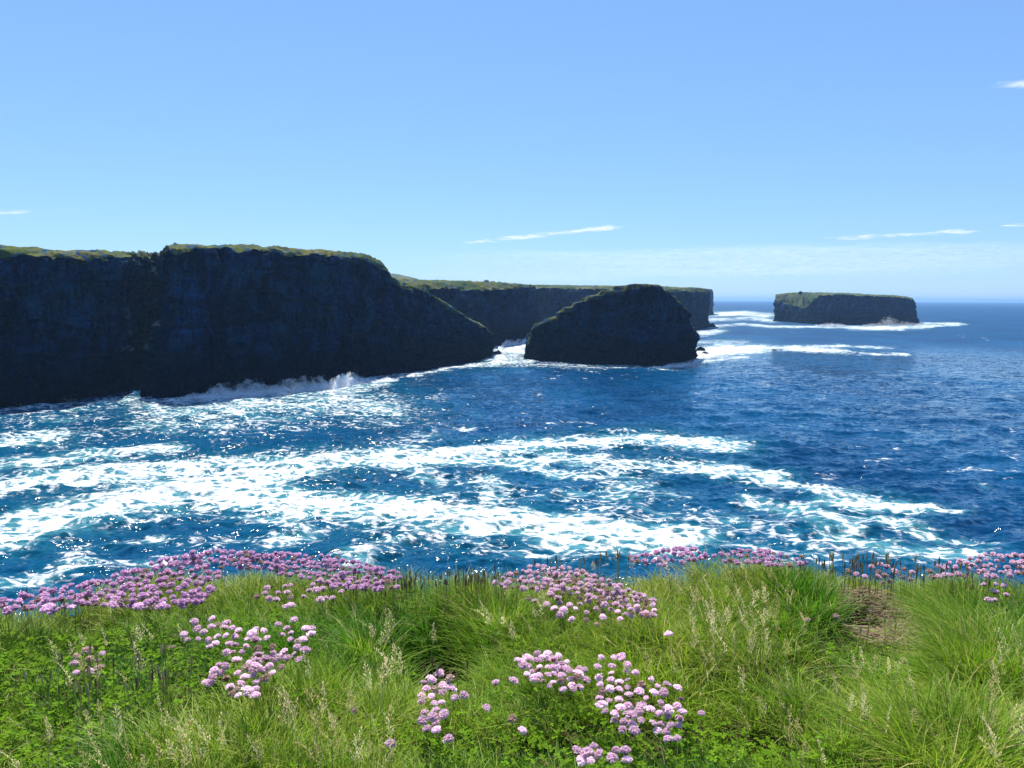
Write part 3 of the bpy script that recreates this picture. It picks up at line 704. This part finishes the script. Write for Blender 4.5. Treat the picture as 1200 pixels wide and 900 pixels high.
# clover
def clover():
    n = 44000
    x, y = scatter(n, -2.6, 2.6, .85)
    u, v = pix(x, y, .04)
    d = np.max([ell(u, v, *c) for c in CLOVER], axis=0) * .8 + .06
    k = rng.uniform(size=len(x)) < d; x, y = x[k], y[k]; n = len(x)
    z = zsoil(x, y) + rng.uniform(.02, .062, n)
    V, F, C = [], [], []
    base_r = rng.uniform(.0036, .0070, n); yaw = rng.uniform(0, 6.28, n); tx = rng.normal(size=n) * .35; ty = rng.normal(size=n) * .35
    col = np.array([.130, .270, .012]) * rng.uniform(.7, 1.35, (n, 1)) + np.array([.03, .02, 0]) * rng.uniform(0, 1, (n, 1))
    for leaf in range(3):
        a = yaw + leaf * 2.094
        pts = []
        for (q, w) in ((0, 0), (.55, .5), (1.1, .62), (1.45, .3), (1.3, 0.), (1.45, -.3), (1.1, -.62), (.55, -.5)):
            lx = base_r * (q * np.cos(a) - w * np.sin(a)); ly = base_r * (q * np.sin(a) + w * np.cos(a))
            pts.append(np.stack([x + lx, y + ly, z + lx * tx + ly * ty + .25 * base_r * abs(w) * 1.6], -1))
        V.append(np.stack(pts, 1))
    V = np.stack(V, 1).reshape(-1, 3)
    F = np.arange(n * 3 * 8).reshape(-1, 8)
    F = np.concatenate([F[:, [0, 1, 2, 3]], F[:, [0, 3, 4, 5]], F[:, [0, 5, 6, 7]]])
    tag(link('clover', mesh_np('clover', V, [F], M_clover, True, cols=np.repeat(col, 24, axis=0))), 'low bright green clover leaves among the grass', 'clover', None, 'stuff')
clover()

# dry thatch on the bare patch
n = 4200
x = BARE[0] + rng.normal(size=n) * .09; y = BARE[1] - .03 + rng.normal(size=n) * .16
k = bare(x, y) + .15 * rng.uniform(size=n) > .3; x, y = x[k], y[k]; n = len(x)
a = rng.normal(size=n) * .5 + .1; L = rng.uniform(.02, .07, n); zz = zsoil(x, y) + rng.uniform(.002, .028, n)
dxy = np.stack([np.cos(a), np.sin(a), rng.normal(size=n) * .18], -1) * L[:, None] / 2; wv = np.stack([-np.sin(a), np.cos(a), rng.normal(size=n) * .5], -1) * .0012
c0 = np.stack([x, y, zz], -1)
V = np.stack([c0 - dxy - wv, c0 - dxy + wv, c0 + dxy + wv, c0 + dxy - wv], 1).reshape(-1, 3)
C = np.array([.37, .28, .18]) * rng.uniform(.35, 1.4, (n, 1)) + np.array([.0, .0, .01])
tag(link('dry_thatch', mesh_np('dry_thatch', V, [np.arange(n * 4).reshape(-1, 4)], M_grass, cols=np.repeat(C, 4, axis=0))), 'matted brown dead grass on the bare hollow near the right edge', 'dead grass', None, 'stuff')

# ------------------------------------------------------------------ flowers and seed heads
def tube(pts, rad, seg=5):
    pts = np.asarray(pts, float); n = len(pts); th = np.linspace(0, 2 * np.pi, seg, endpoint=False)
    V = []
    for p, r_ in zip(pts, rad): V.append(np.stack([p[0] + r_ * np.cos(th), p[1] + r_ * np.sin(th), 0 * th + p[2]], -1))
    return np.concatenate(V), grid_faces(n, seg, wrap=True)
def thrift_head(mp, seed, rad=.0118, nflo=30, lo=-.2):
    g = np.random.default_rng(seed); V, F, fm = [], [], []; off = 0
    ga = 2.39996
    for i in range(nflo):
        cz = 1 - (i + .5) / nflo * (1 - lo); a = i * ga + g.normal() * .15
        n_ = np.array([math.sqrt(max(0, 1 - cz * cz)) * math.cos(a), math.sqrt(max(0, 1 - cz * cz)) * math.sin(a), cz])
        c = n_ * rad * g.uniform(.50, 1.12) * np.array([1, 1, .66]) + g.normal(size=3) * rad * .07
        t = np.cross(n_, [0.3, .2, 1.]); t /= np.linalg.norm(t); b = np.cross(n_, t)
        r0 = rad * g.uniform(.34, .66); ph = g.uniform(0, 6.28)
        for k in range(5):
            q = ph + k * 1.2566; d = t * math.cos(q) + b * math.sin(q); s = -t * math.sin(q) + b * math.cos(q)
            V += [c - n_ * r0 * .35, c + d * r0 * .55 + s * r0 * .42 + n_ * r0 * .1, c + d * r0 + n_ * r0 * g.uniform(.1, .4), c + d * r0 * .55 - s * r0 * .42 + n_ * r0 * .1]
            F.append((off, off + 1, off + 2, off + 3)); fm.append(0); off += 4
    th = np.linspace(0, 6.283, 9)[:-1]
    for ring, (rr, zz) in enumerate(((.0016, -.85), (.62, -.35), (.7, .05))):
        r_ = rr if ring == 0 else rr * rad
        for q in th: V.append(np.array([r_ * math.cos(q), r_ * math.sin(q), zz * rad]))
    Fb = grid_faces(3, 8, off, wrap=True)
    me = mesh_np('flower_head', np.array(V), [np.array(F), Fb], [mp, M_bract], False, fmat=fm + [1] * len(Fb))
    return me
HEADS = {'pale': [thrift_head(M_petal_pale, s, .0104, 30) for s in (1, 2, 3)] + [thrift_head(M_petal_pale, 9, .0098, 24, .0)],
         'deep': [thrift_head(M_petal_deep, s, .0108, 34, -.45) for s in (4, 5, 6)] + [thrift_head(M_petal_deep, 10, .0100, 26, -.1)],
         'fade': [thrift_head(M_petal_fade, s, .0095, 22, -.1) for s in (7, 8)]}
STEMS = []
for s in range(3):
    b = .10 * (s - 1)
    V, F = tube([(b * .0 + b * t * t * .5, .05 * t * t * (s - 1), t) for t in np.linspace(0, 1, 6)], [.0011] * 6)
    STEMS.append((mesh_np('stem', V, [F], M_stem, True), (b * .5, .05 * (s - 1))))

PATCH = [  # (polygon in the photo, count, size in px kept by true scale, kind, fade share, label)
    ([(-20, 716), (0, 704), (60, 690), (110, 680), (160, 668), (205, 648), (262, 644), (262, 672), (236, 706), (180, 714), (110, 708), (60, 716)], 150, 'deep', .04, 'mauve-pink thrift flower in the big clump on the brink at left'),
    ([(262, 646), (320, 648), (395, 652), (470, 672), (465, 690), (410, 692), (350, 676), (300, 668), (262, 664)], 150, 'deep', .12, 'mauve-pink thrift flower in the dense hedge-like band between left clump and brown spikes'),
    ([(292, 700), (318, 686), (345, 684), (400, 676), (420, 690), (388, 702), (330, 712)], 26, 'pale', .05, 'pink thrift flower in the loose strip just below the brink band'),
    ([(208, 732), (262, 722), (290, 738), (350, 724), (370, 745), (350, 775), (338, 776), (306, 800), (305, 822), (262, 812), (240, 802), (250, 780), (262, 762), (215, 752)], 84, 'pale', .11, 'pale pink thrift flower in the spilling clump on the left grass'),
    ([(90, 758), (120, 765), (125, 785), (80, 792)], 9, 'pale', .45, 'pale thrift flower among clover and spikes at far left'),
    ([(575, 682), (615, 664), (660, 662), (720, 682), (770, 706), (772, 722), (735, 722), (690, 704), (640, 690), (600, 692)], 135, 'pale', .2, 'pink thrift flower in the long drift behind the tussocks at centre'),
    ([(610, 700), (640, 695), (700, 712), (735, 728), (700, 732), (660, 724), (640, 712)], 20, 'pale', .15, 'scattered pale thrift flower just below the long centre drift'),
    ([(606, 772), (628, 760), (650, 768), (686, 785), (688, 800), (672, 812), (640, 803), (615, 790)], 46, 'pale', .08, 'pink thrift flower in the compact clump right of the dark hollow'),
    ([(700, 770), (730, 768), (760, 792), (796, 802), (800, 820), (798, 870), (776, 868), (762, 845), (735, 862), (708, 838), (700, 815)], 62, 'pale', .10, 'pink thrift flower in the open straggling clump at lower centre-right'),
    ([(492, 800), (522, 784), (545, 815), (525, 826), (512, 856), (494, 860)], 24, 'pale', .08, 'pink thrift flower in the small clump below the dark hollow'),
    ([(674, 878), (700, 874), (740, 880), (735, 892), (680, 892)], 10, 'pale', .02, 'pink thrift flower in the little cluster at the bottom edge'),
    ([(735, 652), (770, 645), (815, 641), (830, 654), (790, 662), (745, 662)], 34, 'deep', .05, 'deep pink thrift flower on the brink behind the centre drift'),
    ([(835, 650), (880, 644), (940, 652), (948, 664), (900, 662), (850, 660)], 34, 'deep', .12, 'deep pink thrift flower on the brink above the seed-head grass'),
    ([(990, 668), (1030, 660), (1072, 668), (1070, 684), (1020, 682)], 16, 'pale', .5, 'washed-out thrift flower above the bare dry patch'),
    ([(1130, 656), (1165, 648), (1215, 650), (1215, 672), (1160, 676), (1135, 668)], 42, 'pale', .08, 'pink thrift flower in the brink clump at the right edge'),
    ([(1080, 662), (1130, 656), (1130, 676), (1090, 678)], 12, 'pale', .2, 'pale thrift flower beside dark spikes near the right brink'),
    ([(1150, 682), (1178, 686), (1192, 700), (1158, 706)], 7, 'pale', .0, 'pink thrift flower a little below the right-edge clump'),
]
SINGLES = [(570, 829, 'pale', 'lone pink thrift flower between the small clump and the compact clump'), (612, 856, 'pale', 'lone pink thrift flower under the compact clump'), (457, 872, 'pale', 'lone pale thrift flower at the bottom, left of the small clump'),
           (415, 832, 'fade', 'lone faded thrift flower left of the small clump'), (581, 800, 'pale', 'single pink thrift flower just left of the compact clump'), (602, 797, 'pale', 'single pink thrift flower touching the compact clump at left'),
           (728, 770, 'pale', 'topmost thrift flower of the open clump, standing by itself'), (783, 743, 'pale', 'lone pale thrift flower in the grass below the end of the centre drift'), (526, 866, 'pale', 'lone pink thrift flower directly below the small clump'),
           (600, 843, 'fade', 'lone half-withered thrift flower in the grass at centre bottom'), (364, 737, 'pale', 'single pale thrift flower at the right tip of the left clump'), (242, 800, 'pale', 'single pale thrift flower at the left of the left clump tail'),
           (201, 758, 'fade', 'brown withered thrift head left of the left clump'), (515, 790, 'pale', 'single pink thrift flower nearest under the hollow'), (980, 722, 'fade', 'lone pale head in dark grass at the left of the bare patch'), (946, 726, 'fade', 'lone whitish head in grass left of the bare patch'),
           (822, 836, 'pale', 'single pink thrift flower at the right tip of the open clump')]
from math import floor
def inpoly(u, v, poly):
    c = False; j = len(poly) - 1
    for i in range(len(poly)):
        (a, b), (d, e) = poly[i], poly[j]
        if (b > v) != (e > v) and u < (d - a) * (v - b) / (e - b) + a: c = not c
        j = i
    return c
FLW = []   # (dist, x, y, zhead, kind, label, group)
for poly, n, kind, fd, label in PATCH:
    us = [p[0] for p in poly]; vs = [p[1] for p in poly]; got = []; tries = 0
    while len(got) < n and tries < 40000:
        tries += 1
        u = random.uniform(min(us), max(us)); v = random.uniform(min(vs), max(vs))
        if not inpoly(u, v, poly): continue
        md = (9. if vs[0] > 750 else 6.5) if tries < 6000 else 4.8
        if any(abs(u - a) < md and abs(v - b) < md * .8 for a, b in got): continue
        got.append((u, v))
    for (u, v) in got:
        hh = random.uniform(.085, .125) if vs[0] > 750 else random.uniform(.10, .14)
        X, Y, Z = hit(u, v, hh)
        kd = 'fade' if random.random() < fd else kind
        lb = label
        if kd == 'fade': lb = ('faded brownish' + label[label.index(' thrift'):]).replace('thrift flower', 'thrift head')
        FLW.append((Y, X, Y, Z, kd, lb, label.replace('thrift flower', 'thrift flowers')))
for (u, v, kd, lb) in SINGLES:
    X, Y, Z = hit(u, v, .10); FLW.append((0, X, Y, Z, kd, lb, None))
FLW.sort(key=lambda f: f[0])
BIG = 'mauve-pink thrift flower in the big clump on the brink at left'
late_V, late_F, late_m, late_off = [], [], [], 0
LATE = {'pale': [], 'deep': [], 'fade': []}
def head_xf(sc): return Matrix.LocRotScale(None, Euler((random.gauss(0, .25), random.gauss(0, .25), random.uniform(0, 6.28))), Vector((sc, sc, sc)))
for i, (d, X, Y, Z, kd, lb, grp) in enumerate(FLW):
    zs = float(zsoil(np.array(X), np.array(Y))); ln = max(Z - zs, .04)
    sm, (bx, by) = random.choice(STEMS); hm = random.choice(HEADS[kd]); sc = random.uniform(.62, 1.08) * (1.16 if grp and 'big clump on the brink' in grp else 1.)
    bx *= ln * .9; by *= ln * .9
    if i < 300:
        t = bpy.data.objects.new('thrift_flower', None); COL.objects.link(t); t.location = (X - bx, Y - by, zs)
        tag(t, lb, 'flower', grp)
        s_ = link('stem', sm, t); s_.scale = (ln * .9, ln * .9, ln); 
        s_.scale = (max(ln * .9, .0), max(ln * .9, .0), ln)
        h_ = link('flower_head', hm, t, (bx, by, ln)); h_.rotation_euler = (random.gauss(0, .25), random.gauss(0, .25), random.uniform(0, 6.28)); h_.scale = (sc * random.uniform(.85, 1.15), sc * random.uniform(.85, 1.15), sc * random.uniform(.75, 1.05))
    else:
        LATE[kd].append((X, Y, Z, zs, bx, by, sc, hm, sm, ln))
# the flowers past the first 300, as one mass
def vf(me):
    V = np.empty(len(me.vertices) * 3, np.float32); me.vertices.foreach_get('co', V); V = V.reshape(-1, 3)
    L = np.empty(len(me.loops), np.int32); me.loops.foreach_get('vertex_index', L)
    mi = np.empty(len(me.polygons), np.int32); me.polygons.foreach_get('material_index', mi)
    return V, L.reshape(-1, 4), mi
Vs, Fs, Ms, off = [], [], [], 0
SLOT = {'pale': 0, 'deep': 1, 'fade': 2}
for kd, lst in LATE.items():
    for (X, Y, Z, zs, bx, by, sc, hm, sm, ln) in lst:
        V, F, mi = vf(hm); m3 = np.array(Euler((random.gauss(0, .25), random.gauss(0, .25), random.uniform(0, 6.28))).to_matrix())
        Vs.append(V @ m3.T * sc + np.array([X, Y, Z])); Fs.append(F + off); Ms.append(np.where(mi == 1, 3, SLOT[kd])); off += len(V)
        V, F, mi = vf(sm); Vs.append(V * np.array([ln * .9, ln * .9, ln]) + np.array([X - bx, Y - by, zs])); Fs.append(F + off); Ms.append(mi * 0 + 4); off += len(V)
if Vs:
    tag(link('thrift_flowers', mesh_np('thrift_flowers', np.concatenate(Vs), [np.concatenate(Fs)], [M_petal_pale, M_petal_deep, M_petal_fade, M_bract, M_stem], False, fmat=np.concatenate(Ms))),
        'mass of smaller thrift blossoms crowding the far brink', 'flowers', None, 'stuff')

# plantain: dark seed spikes on stiff stems
def spike(mp, seed, L, r_):
    t = np.linspace(0, 1, 9); g = np.random.default_rng(seed)
    rad = r_ * np.array([.45, .9, 1, 1.02, .98, .95, .85, .65, .15]) * g.uniform(.88, 1.12, 9)
    V, F = tube([(0, 0, L * q) for q in t], rad, 7)
    V = V + g.normal(size=V.shape) * r_ * .14
    return mesh_np('seed_spike', V, [F], mp, False)
SPK = [spike(M_spike, 1, .022, .0026), spike(M_spike, 2, .017, .0025), spike(M_spike, 3, .028, .0023), spike(M_spike_pale, 4, .022, .0028)]
SPATCH = [([(470, 690), (590, 682), (592, 668), (520, 674), (470, 676)], 74, 'dark plantain seed spike in the fence-like row on the brink, left of the centre drift'),
          ([(600, 668), (735, 655), (735, 645), (650, 655)], 16, 'plantain seed spike standing behind the centre drift on the brink'),
          ([(940, 668), (1075, 680), (1075, 655), (940, 650)], 62, 'dark plantain seed spike in the brink row above the bare dry patch'),
          ([(1076, 682), (1160, 690), (1160, 665), (1080, 655)], 20, 'dark plantain seed spike near the right-hand brink'),
          ([(30, 800), (60, 765), (200, 755), (230, 780), (200, 805), (60, 815)], 34, 'brown plantain seed spike standing in the clover at left'),
          ([(10, 700), (110, 690), (110, 705), (10, 715)], 12, 'plantain seed spike at the end of the left brink clump'),
          ([(360, 690), (470, 700), (470, 680), (380, 672)], 22, 'plantain seed spike mixed into the end of the mauve band'),
          ([(1000, 740), (1060, 735), (1060, 715), (1010, 712)], 5, 'thin brown seed spike on the bare dry patch'),
          ([(470, 790), (500, 780), (560, 770), (550, 800)], 7, 'plantain seed spike at the lip of the dark hollow')]
stemV, stemF = tube([(0, 0, t) for t in np.linspace(0, 1, 4)], [.0010] * 4, 4)
SPSTEM = mesh_np('stem', stemV, [stemF], M_strawstem, True)
for poly, n, label in SPATCH:
    us = [p[0] for p in poly]; vs = [p[1] for p in poly]; k = 0
    while k < n:
        u = random.uniform(min(us), max(us)); v = random.uniform(min(vs), max(vs))
        if not inpoly(u, v, poly): continue
        k += 1
        X, Y, Z = hit(u, v, random.uniform(.09, .125)); zs = float(zsoil(np.array(X), np.array(Y))); ln = max(Z - zs, .05)
        t = bpy.data.objects.new('plantain', None); COL.objects.link(t); t.location = (X, Y, zs); t.rotation_euler = (random.gauss(0, .06), random.gauss(0, .08), random.uniform(0, 6.28))
        tag(t, label, 'seed spike', label.replace('seed spike', 'seed spikes'))
        s_ = link('stem', SPSTEM, t); s_.scale = (1, 1, ln)
        h_ = link('seed_spike', random.choice(SPK if random.random() < .6 else SPK[3:]), t, (0, 0, ln - .004))

# flowering grasses with pale panicles
def panicle(seed, L=.07, W=.014, n=42):
    g = np.random.default_rng(seed); V, F = [], []; off = 0
    bend = g.uniform(.1, .5)
    for i in range(n):
        t = (i + g.uniform()) / n; a = g.uniform(0, 6.28); w = W * (1 - t) ** .7 * g.uniform(.25, 1.) + .0012
        ax = np.array([bend * L * t * t, 0, L * t * (1 - .2 * bend)])
        d = np.array([math.cos(a) * w, math.sin(a) * w, w * .9]); c = ax + d
        q = d / np.linalg.norm(d) + np.array([0, 0, 1.2]); q /= np.linalg.norm(q); s = np.cross(q, g.normal(size=3)); s /= np.linalg.norm(s)
        l_ = g.uniform(.0035, .0058); ws = l_ * .26
        V += [c - q * l_ * .5, c + s * ws, c + q * l_ * .7, c - s * ws]; F.append((off, off + 1, off + 2, off + 3)); off += 4
        V += [ax, ax + s * .0004, c + s * .0003, c]; F.append((off, off + 1, off + 2, off + 3)); off += 4
    return mesh_np('panicle', np.array(V), [np.array(F)], M_straw, False)
PAN = [panicle(1), panicle(2, .085, .012, 46), panicle(3, .055, .018, 40), panicle(4, .07, .006, 38)]
GP = [([(30, 900), (40, 850), (150, 835), (260, 850), (260, 900)], 26, 'straw-pale flowering grass panicle in the bottom left corner area'),
      ([(300, 890), (340, 790), (400, 780), (420, 880)], 22, 'straw-pale flowering grass panicle right of the left flower clump'),
      ([(425, 880), (440, 730), (500, 725), (490, 800), (480, 890)], 24, 'straw-pale flowering grass panicle left of the dark hollow'),
      ([(600, 740), (560, 700), (640, 700), (650, 740)], 10, 'straw-pale flowering grass panicle on the tussock over the dark hollow'),
      ([(790, 760), (800, 690), (930, 680), (960, 740), (900, 775)], 52, 'straw-pale flowering grass panicle in the thick stand left of the bare patch'),
      ([(960, 790), (1000, 760), (1060, 780), (1060, 850), (990, 850)], 14, 'straw-pale flowering grass panicle in front of the bare patch'),
      ([(1150, 900), (1160, 770), (1215, 740), (1215, 900)], 26, 'long pale flowering grass panicle at the lower right edge'),
      ([(780, 690), (600, 668), (720, 642), (960, 640), (960, 668)], 22, 'slender flowering grass panicle on the brink against the water'),
      ([(30, 700), (240, 650), (300, 700), (220, 720)], 8, 'slender flowering grass panicle among the left brink clump'),
      ([(920, 880), (700, 760), (900, 780), (1060, 880)], 16, 'flowering grass panicle on the open grass between the pink clump and the right tussock'),
      ([(40, 760), (100, 730), (230, 740), (240, 790), (60, 800)], 14, 'flowering grass panicle standing in the clover at left')]
for poly, n, label in GP:
    us = [p[0] for p in poly]; vs = [p[1] for p in poly]; k = 0; tries = 0
    while k < n and tries < 4000:
        tries += 1
        u = random.uniform(min(us), max(us)); v = random.uniform(min(vs), max(vs))
        if not inpoly(u, v, poly): continue
        k += 1
        X, Y, Z = hit(u, v, random.uniform(.11, .17)); zs = float(zsoil(np.array(X), np.array(Y))); ln = max(Z - zs - .02, .05)
        t = bpy.data.objects.new('flowering_grass', None); COL.objects.link(t); t.location = (X, Y, zs); t.rotation_euler = (random.gauss(0, .12), random.gauss(0, .15), random.gauss(3., .9))
        tag(t, label, 'grass stalk', label.replace('panicle', 'panicles'), 'thing')
        s_ = link('stem', SPSTEM, t); s_.scale = (.7, .7, ln)
        h_ = link('panicle', random.choice(PAN), t, (0, 0, ln - .002)); q = random.uniform(.55, .95); h_.scale = (q, q, q)

# ------------------------------------------------------------------ clouds: thin lumps of vapour high beyond the sea
def make_cloudmat():
    m, nt, out = mat('cloud_vapour')
    a = N(nt, 'ShaderNodeAttribute', attribute_name='thin').outputs['Fac']
    nz = rmp(nt, noise(nt, mapping(nt, pos(nt), (.004, .004, .02)), 1., 5, .6), .35, .65)
    d = N(nt, 'ShaderNodeBsdfDiffuse'); d.inputs[0].default_value = (.95, .95, .95, 1)
    t = N(nt, 'ShaderNodeBsdfTranslucent'); t.inputs[0].default_value = (.95, .95, .95, 1)
    tr = N(nt, 'ShaderNodeBsdfTransparent')
    m1 = N(nt, 'ShaderNodeMixShader'); nt.links.new(d.outputs[0], m1.inputs[1]); nt.links.new(t.outputs[0], m1.inputs[2])
    m2 = N(nt, 'ShaderNodeMixShader'); nt.links.new(mth(nt, 'MULTIPLY', mth(nt, 'MULTIPLY', a, nz), .30), m2.inputs[0]); nt.links.new(tr.outputs[0], m2.inputs[1]); nt.links.new(m1.outputs[0], m2.inputs[2])
    nt.links.new(m2.outputs[0], out.inputs[0]); return m
M_cloud = make_cloudmat()
def cloud(pts, D, thick, label, n=26, seed=0, dens=1.):
    """pts: (u, v) line along the wisp; lumps of flattened vapour strewn along it."""
    g = np.random.default_rng(seed); pu, pv = zip(*pts)
    V, F, TH, off = [], [], [], 0
    th = np.linspace(0, 2 * np.pi, 20, endpoint=False); ph = np.linspace(0.02, np.pi - .02, 10); T, Ph = np.meshgrid(th, ph)
    Dn = np.stack([np.sin(Ph) * np.cos(T), np.sin(Ph) * np.sin(T), np.cos(Ph)], -1)
    for i in range(n):
        t = (i + g.uniform()) / n; u = np.interp(t, np.linspace(0, 1, len(pu)), pu); v = np.interp(t, np.linspace(0, 1, len(pu)), pv)
        c = at(u, v + g.normal() * .6, D * g.uniform(.97, 1.03))
        w = D * thick / FPX * g.uniform(.5, 1.2)
        r_ = 1 + .5 * fbm(Dn * 1.5 + i * 3.1 + seed, 3)
        V.append((Dn * r_[..., None] * np.array([w * g.uniform(3, 6), w * 1.5, w * .5]) + c).reshape(-1, 3)); F.append(grid_faces(10, 20, off, wrap=True)); off += 200; TH.append((1 - np.abs(Dn[..., 0]) ** 1.5).ravel() * np.clip(.3 + .7 * g.uniform(), 0, 1) * dens)
    V = np.concatenate(V); c = V.mean(0)
    return tag(link('cloud', mesh_np('cloud', V - c, [np.concatenate(F)], M_cloud, True, attrs={'thin': np.concatenate(TH)}), None, c), label, 'cloud')
cloud([(550, 283.5), (575, 282)], 14000., 2.6, 'small cloud puff at the left end of the wisp line', 6, 1)
cloud([(588, 280.5), (640, 275), (690, 270), (720, 266)], 14000., 3.6, 'thin slanting white cloud wisp over the middle headland', 34, 2)
cloud([(975, 281), (1040, 276), (1110, 272), (1140, 271)], 14000., 3.4, 'faint long cloud streak above the far island', 26, 3)
cloud([(600, 312), (760, 308), (900, 306), (1050, 303), (1220, 298)], 18000., 30., 'broad pale cloud veil low over the horizon behind the islands', 44, 9, .12)
cloud([(1172, 265), (1215, 263)], 14000., 2.6, 'short cloud scrap at the right edge above the streak', 6, 4)
cloud([(1182, 101), (1215, 96)], 14000., 5., 'small cloud fragment high at the right edge', 5, 5)
cloud([(-6, 249), (26, 248)], 14000., 3.6, 'tiny cloud puff at the left edge above the tall headland', 6, 6)

# ------------------------------------------------------------------ haze
m, nt, out = mat('sea_air')
pv = N(nt, 'ShaderNodeVolumePrincipled'); pv.inputs['Color'].default_value = (.30, .57, 1, 1); pv.inputs['Density'].default_value = .00009; pv.inputs['Anisotropy'].default_value = .35
nt.links.new(pv.outputs[0], out.inputs['Volume'])
V, F = box((-22500, -22500, -6), (22500, 22500, 75))
tag(link('haze', mesh_np('haze', V, [F], m)), 'thin blue haze over the whole sea', 'haze', None, 'stuff')

# ------------------------------------------------------------------ light
EL, AZ = R(57), R(-15)       # azimuth from +Y, clockwise
w = bpy.data.worlds.new('World'); S.world = w; w.use_nodes = True
nt = w.node_tree; nt.nodes.clear()
sky = nt.nodes.new('ShaderNodeTexSky'); sky.sky_type = 'NISHITA'; sky.sun_disc = False
sky.sun_elevation = EL; sky.sun_rotation = AZ; sky.air_density = 1.0; sky.dust_density = 0; sky.ozone_density = 9.0; sky.altitude = 0
bg = nt.nodes.new('ShaderNodeBackground'); bg.inputs[1].default_value = .071
wo = nt.nodes.new('ShaderNodeOutputWorld')
gm = nt.nodes.new('ShaderNodeGamma'); gm.inputs[1].default_value = .6          # white balance and contrast of the clear sky
tn = N(nt, 'ShaderNodeMix', data_type='RGBA', blend_type='MULTIPLY'); tn.inputs[0].default_value = 1; tn.inputs[7].default_value = (1.44, 1.9, 2.45, 1)
nt.links.new(sky.outputs[0], gm.inputs[0]); nt.links.new(gm.outputs[0], tn.inputs[6]); nt.links.new(tn.outputs[2], bg.inputs[0]); nt.links.new(bg.outputs[0], wo.inputs[0])
sl = bpy.data.lights.new('sun', 'SUN'); sl.energy = 5.0; sl.angle = R(.53); sl.color = (1, .94, .81)
so = bpy.data.objects.new('sun', sl); COL.objects.link(so)
sd = Vector((math.sin(AZ) * math.cos(EL), math.cos(AZ) * math.cos(EL), math.sin(EL)))
so.rotation_euler = sd.to_track_quat('Z', 'Y').to_euler(); so.location = (0, 0, 200)

vs = S.view_settings
vs.view_transform = 'Standard'; vs.look = 'None'; vs.exposure = .90; vs.gamma = 1; vs.use_curve_mapping = False
S.cycles.max_bounces = 6; S.cycles.diffuse_bounces = 3; S.cycles.glossy_bounces = 2; S.cycles.transmission_bounces = 3; S.cycles.volume_bounces = 0; S.cycles.transparent_max_bounces = 96
S.cycles.use_denoising = True; S.cycles.sample_clamp_direct = 30
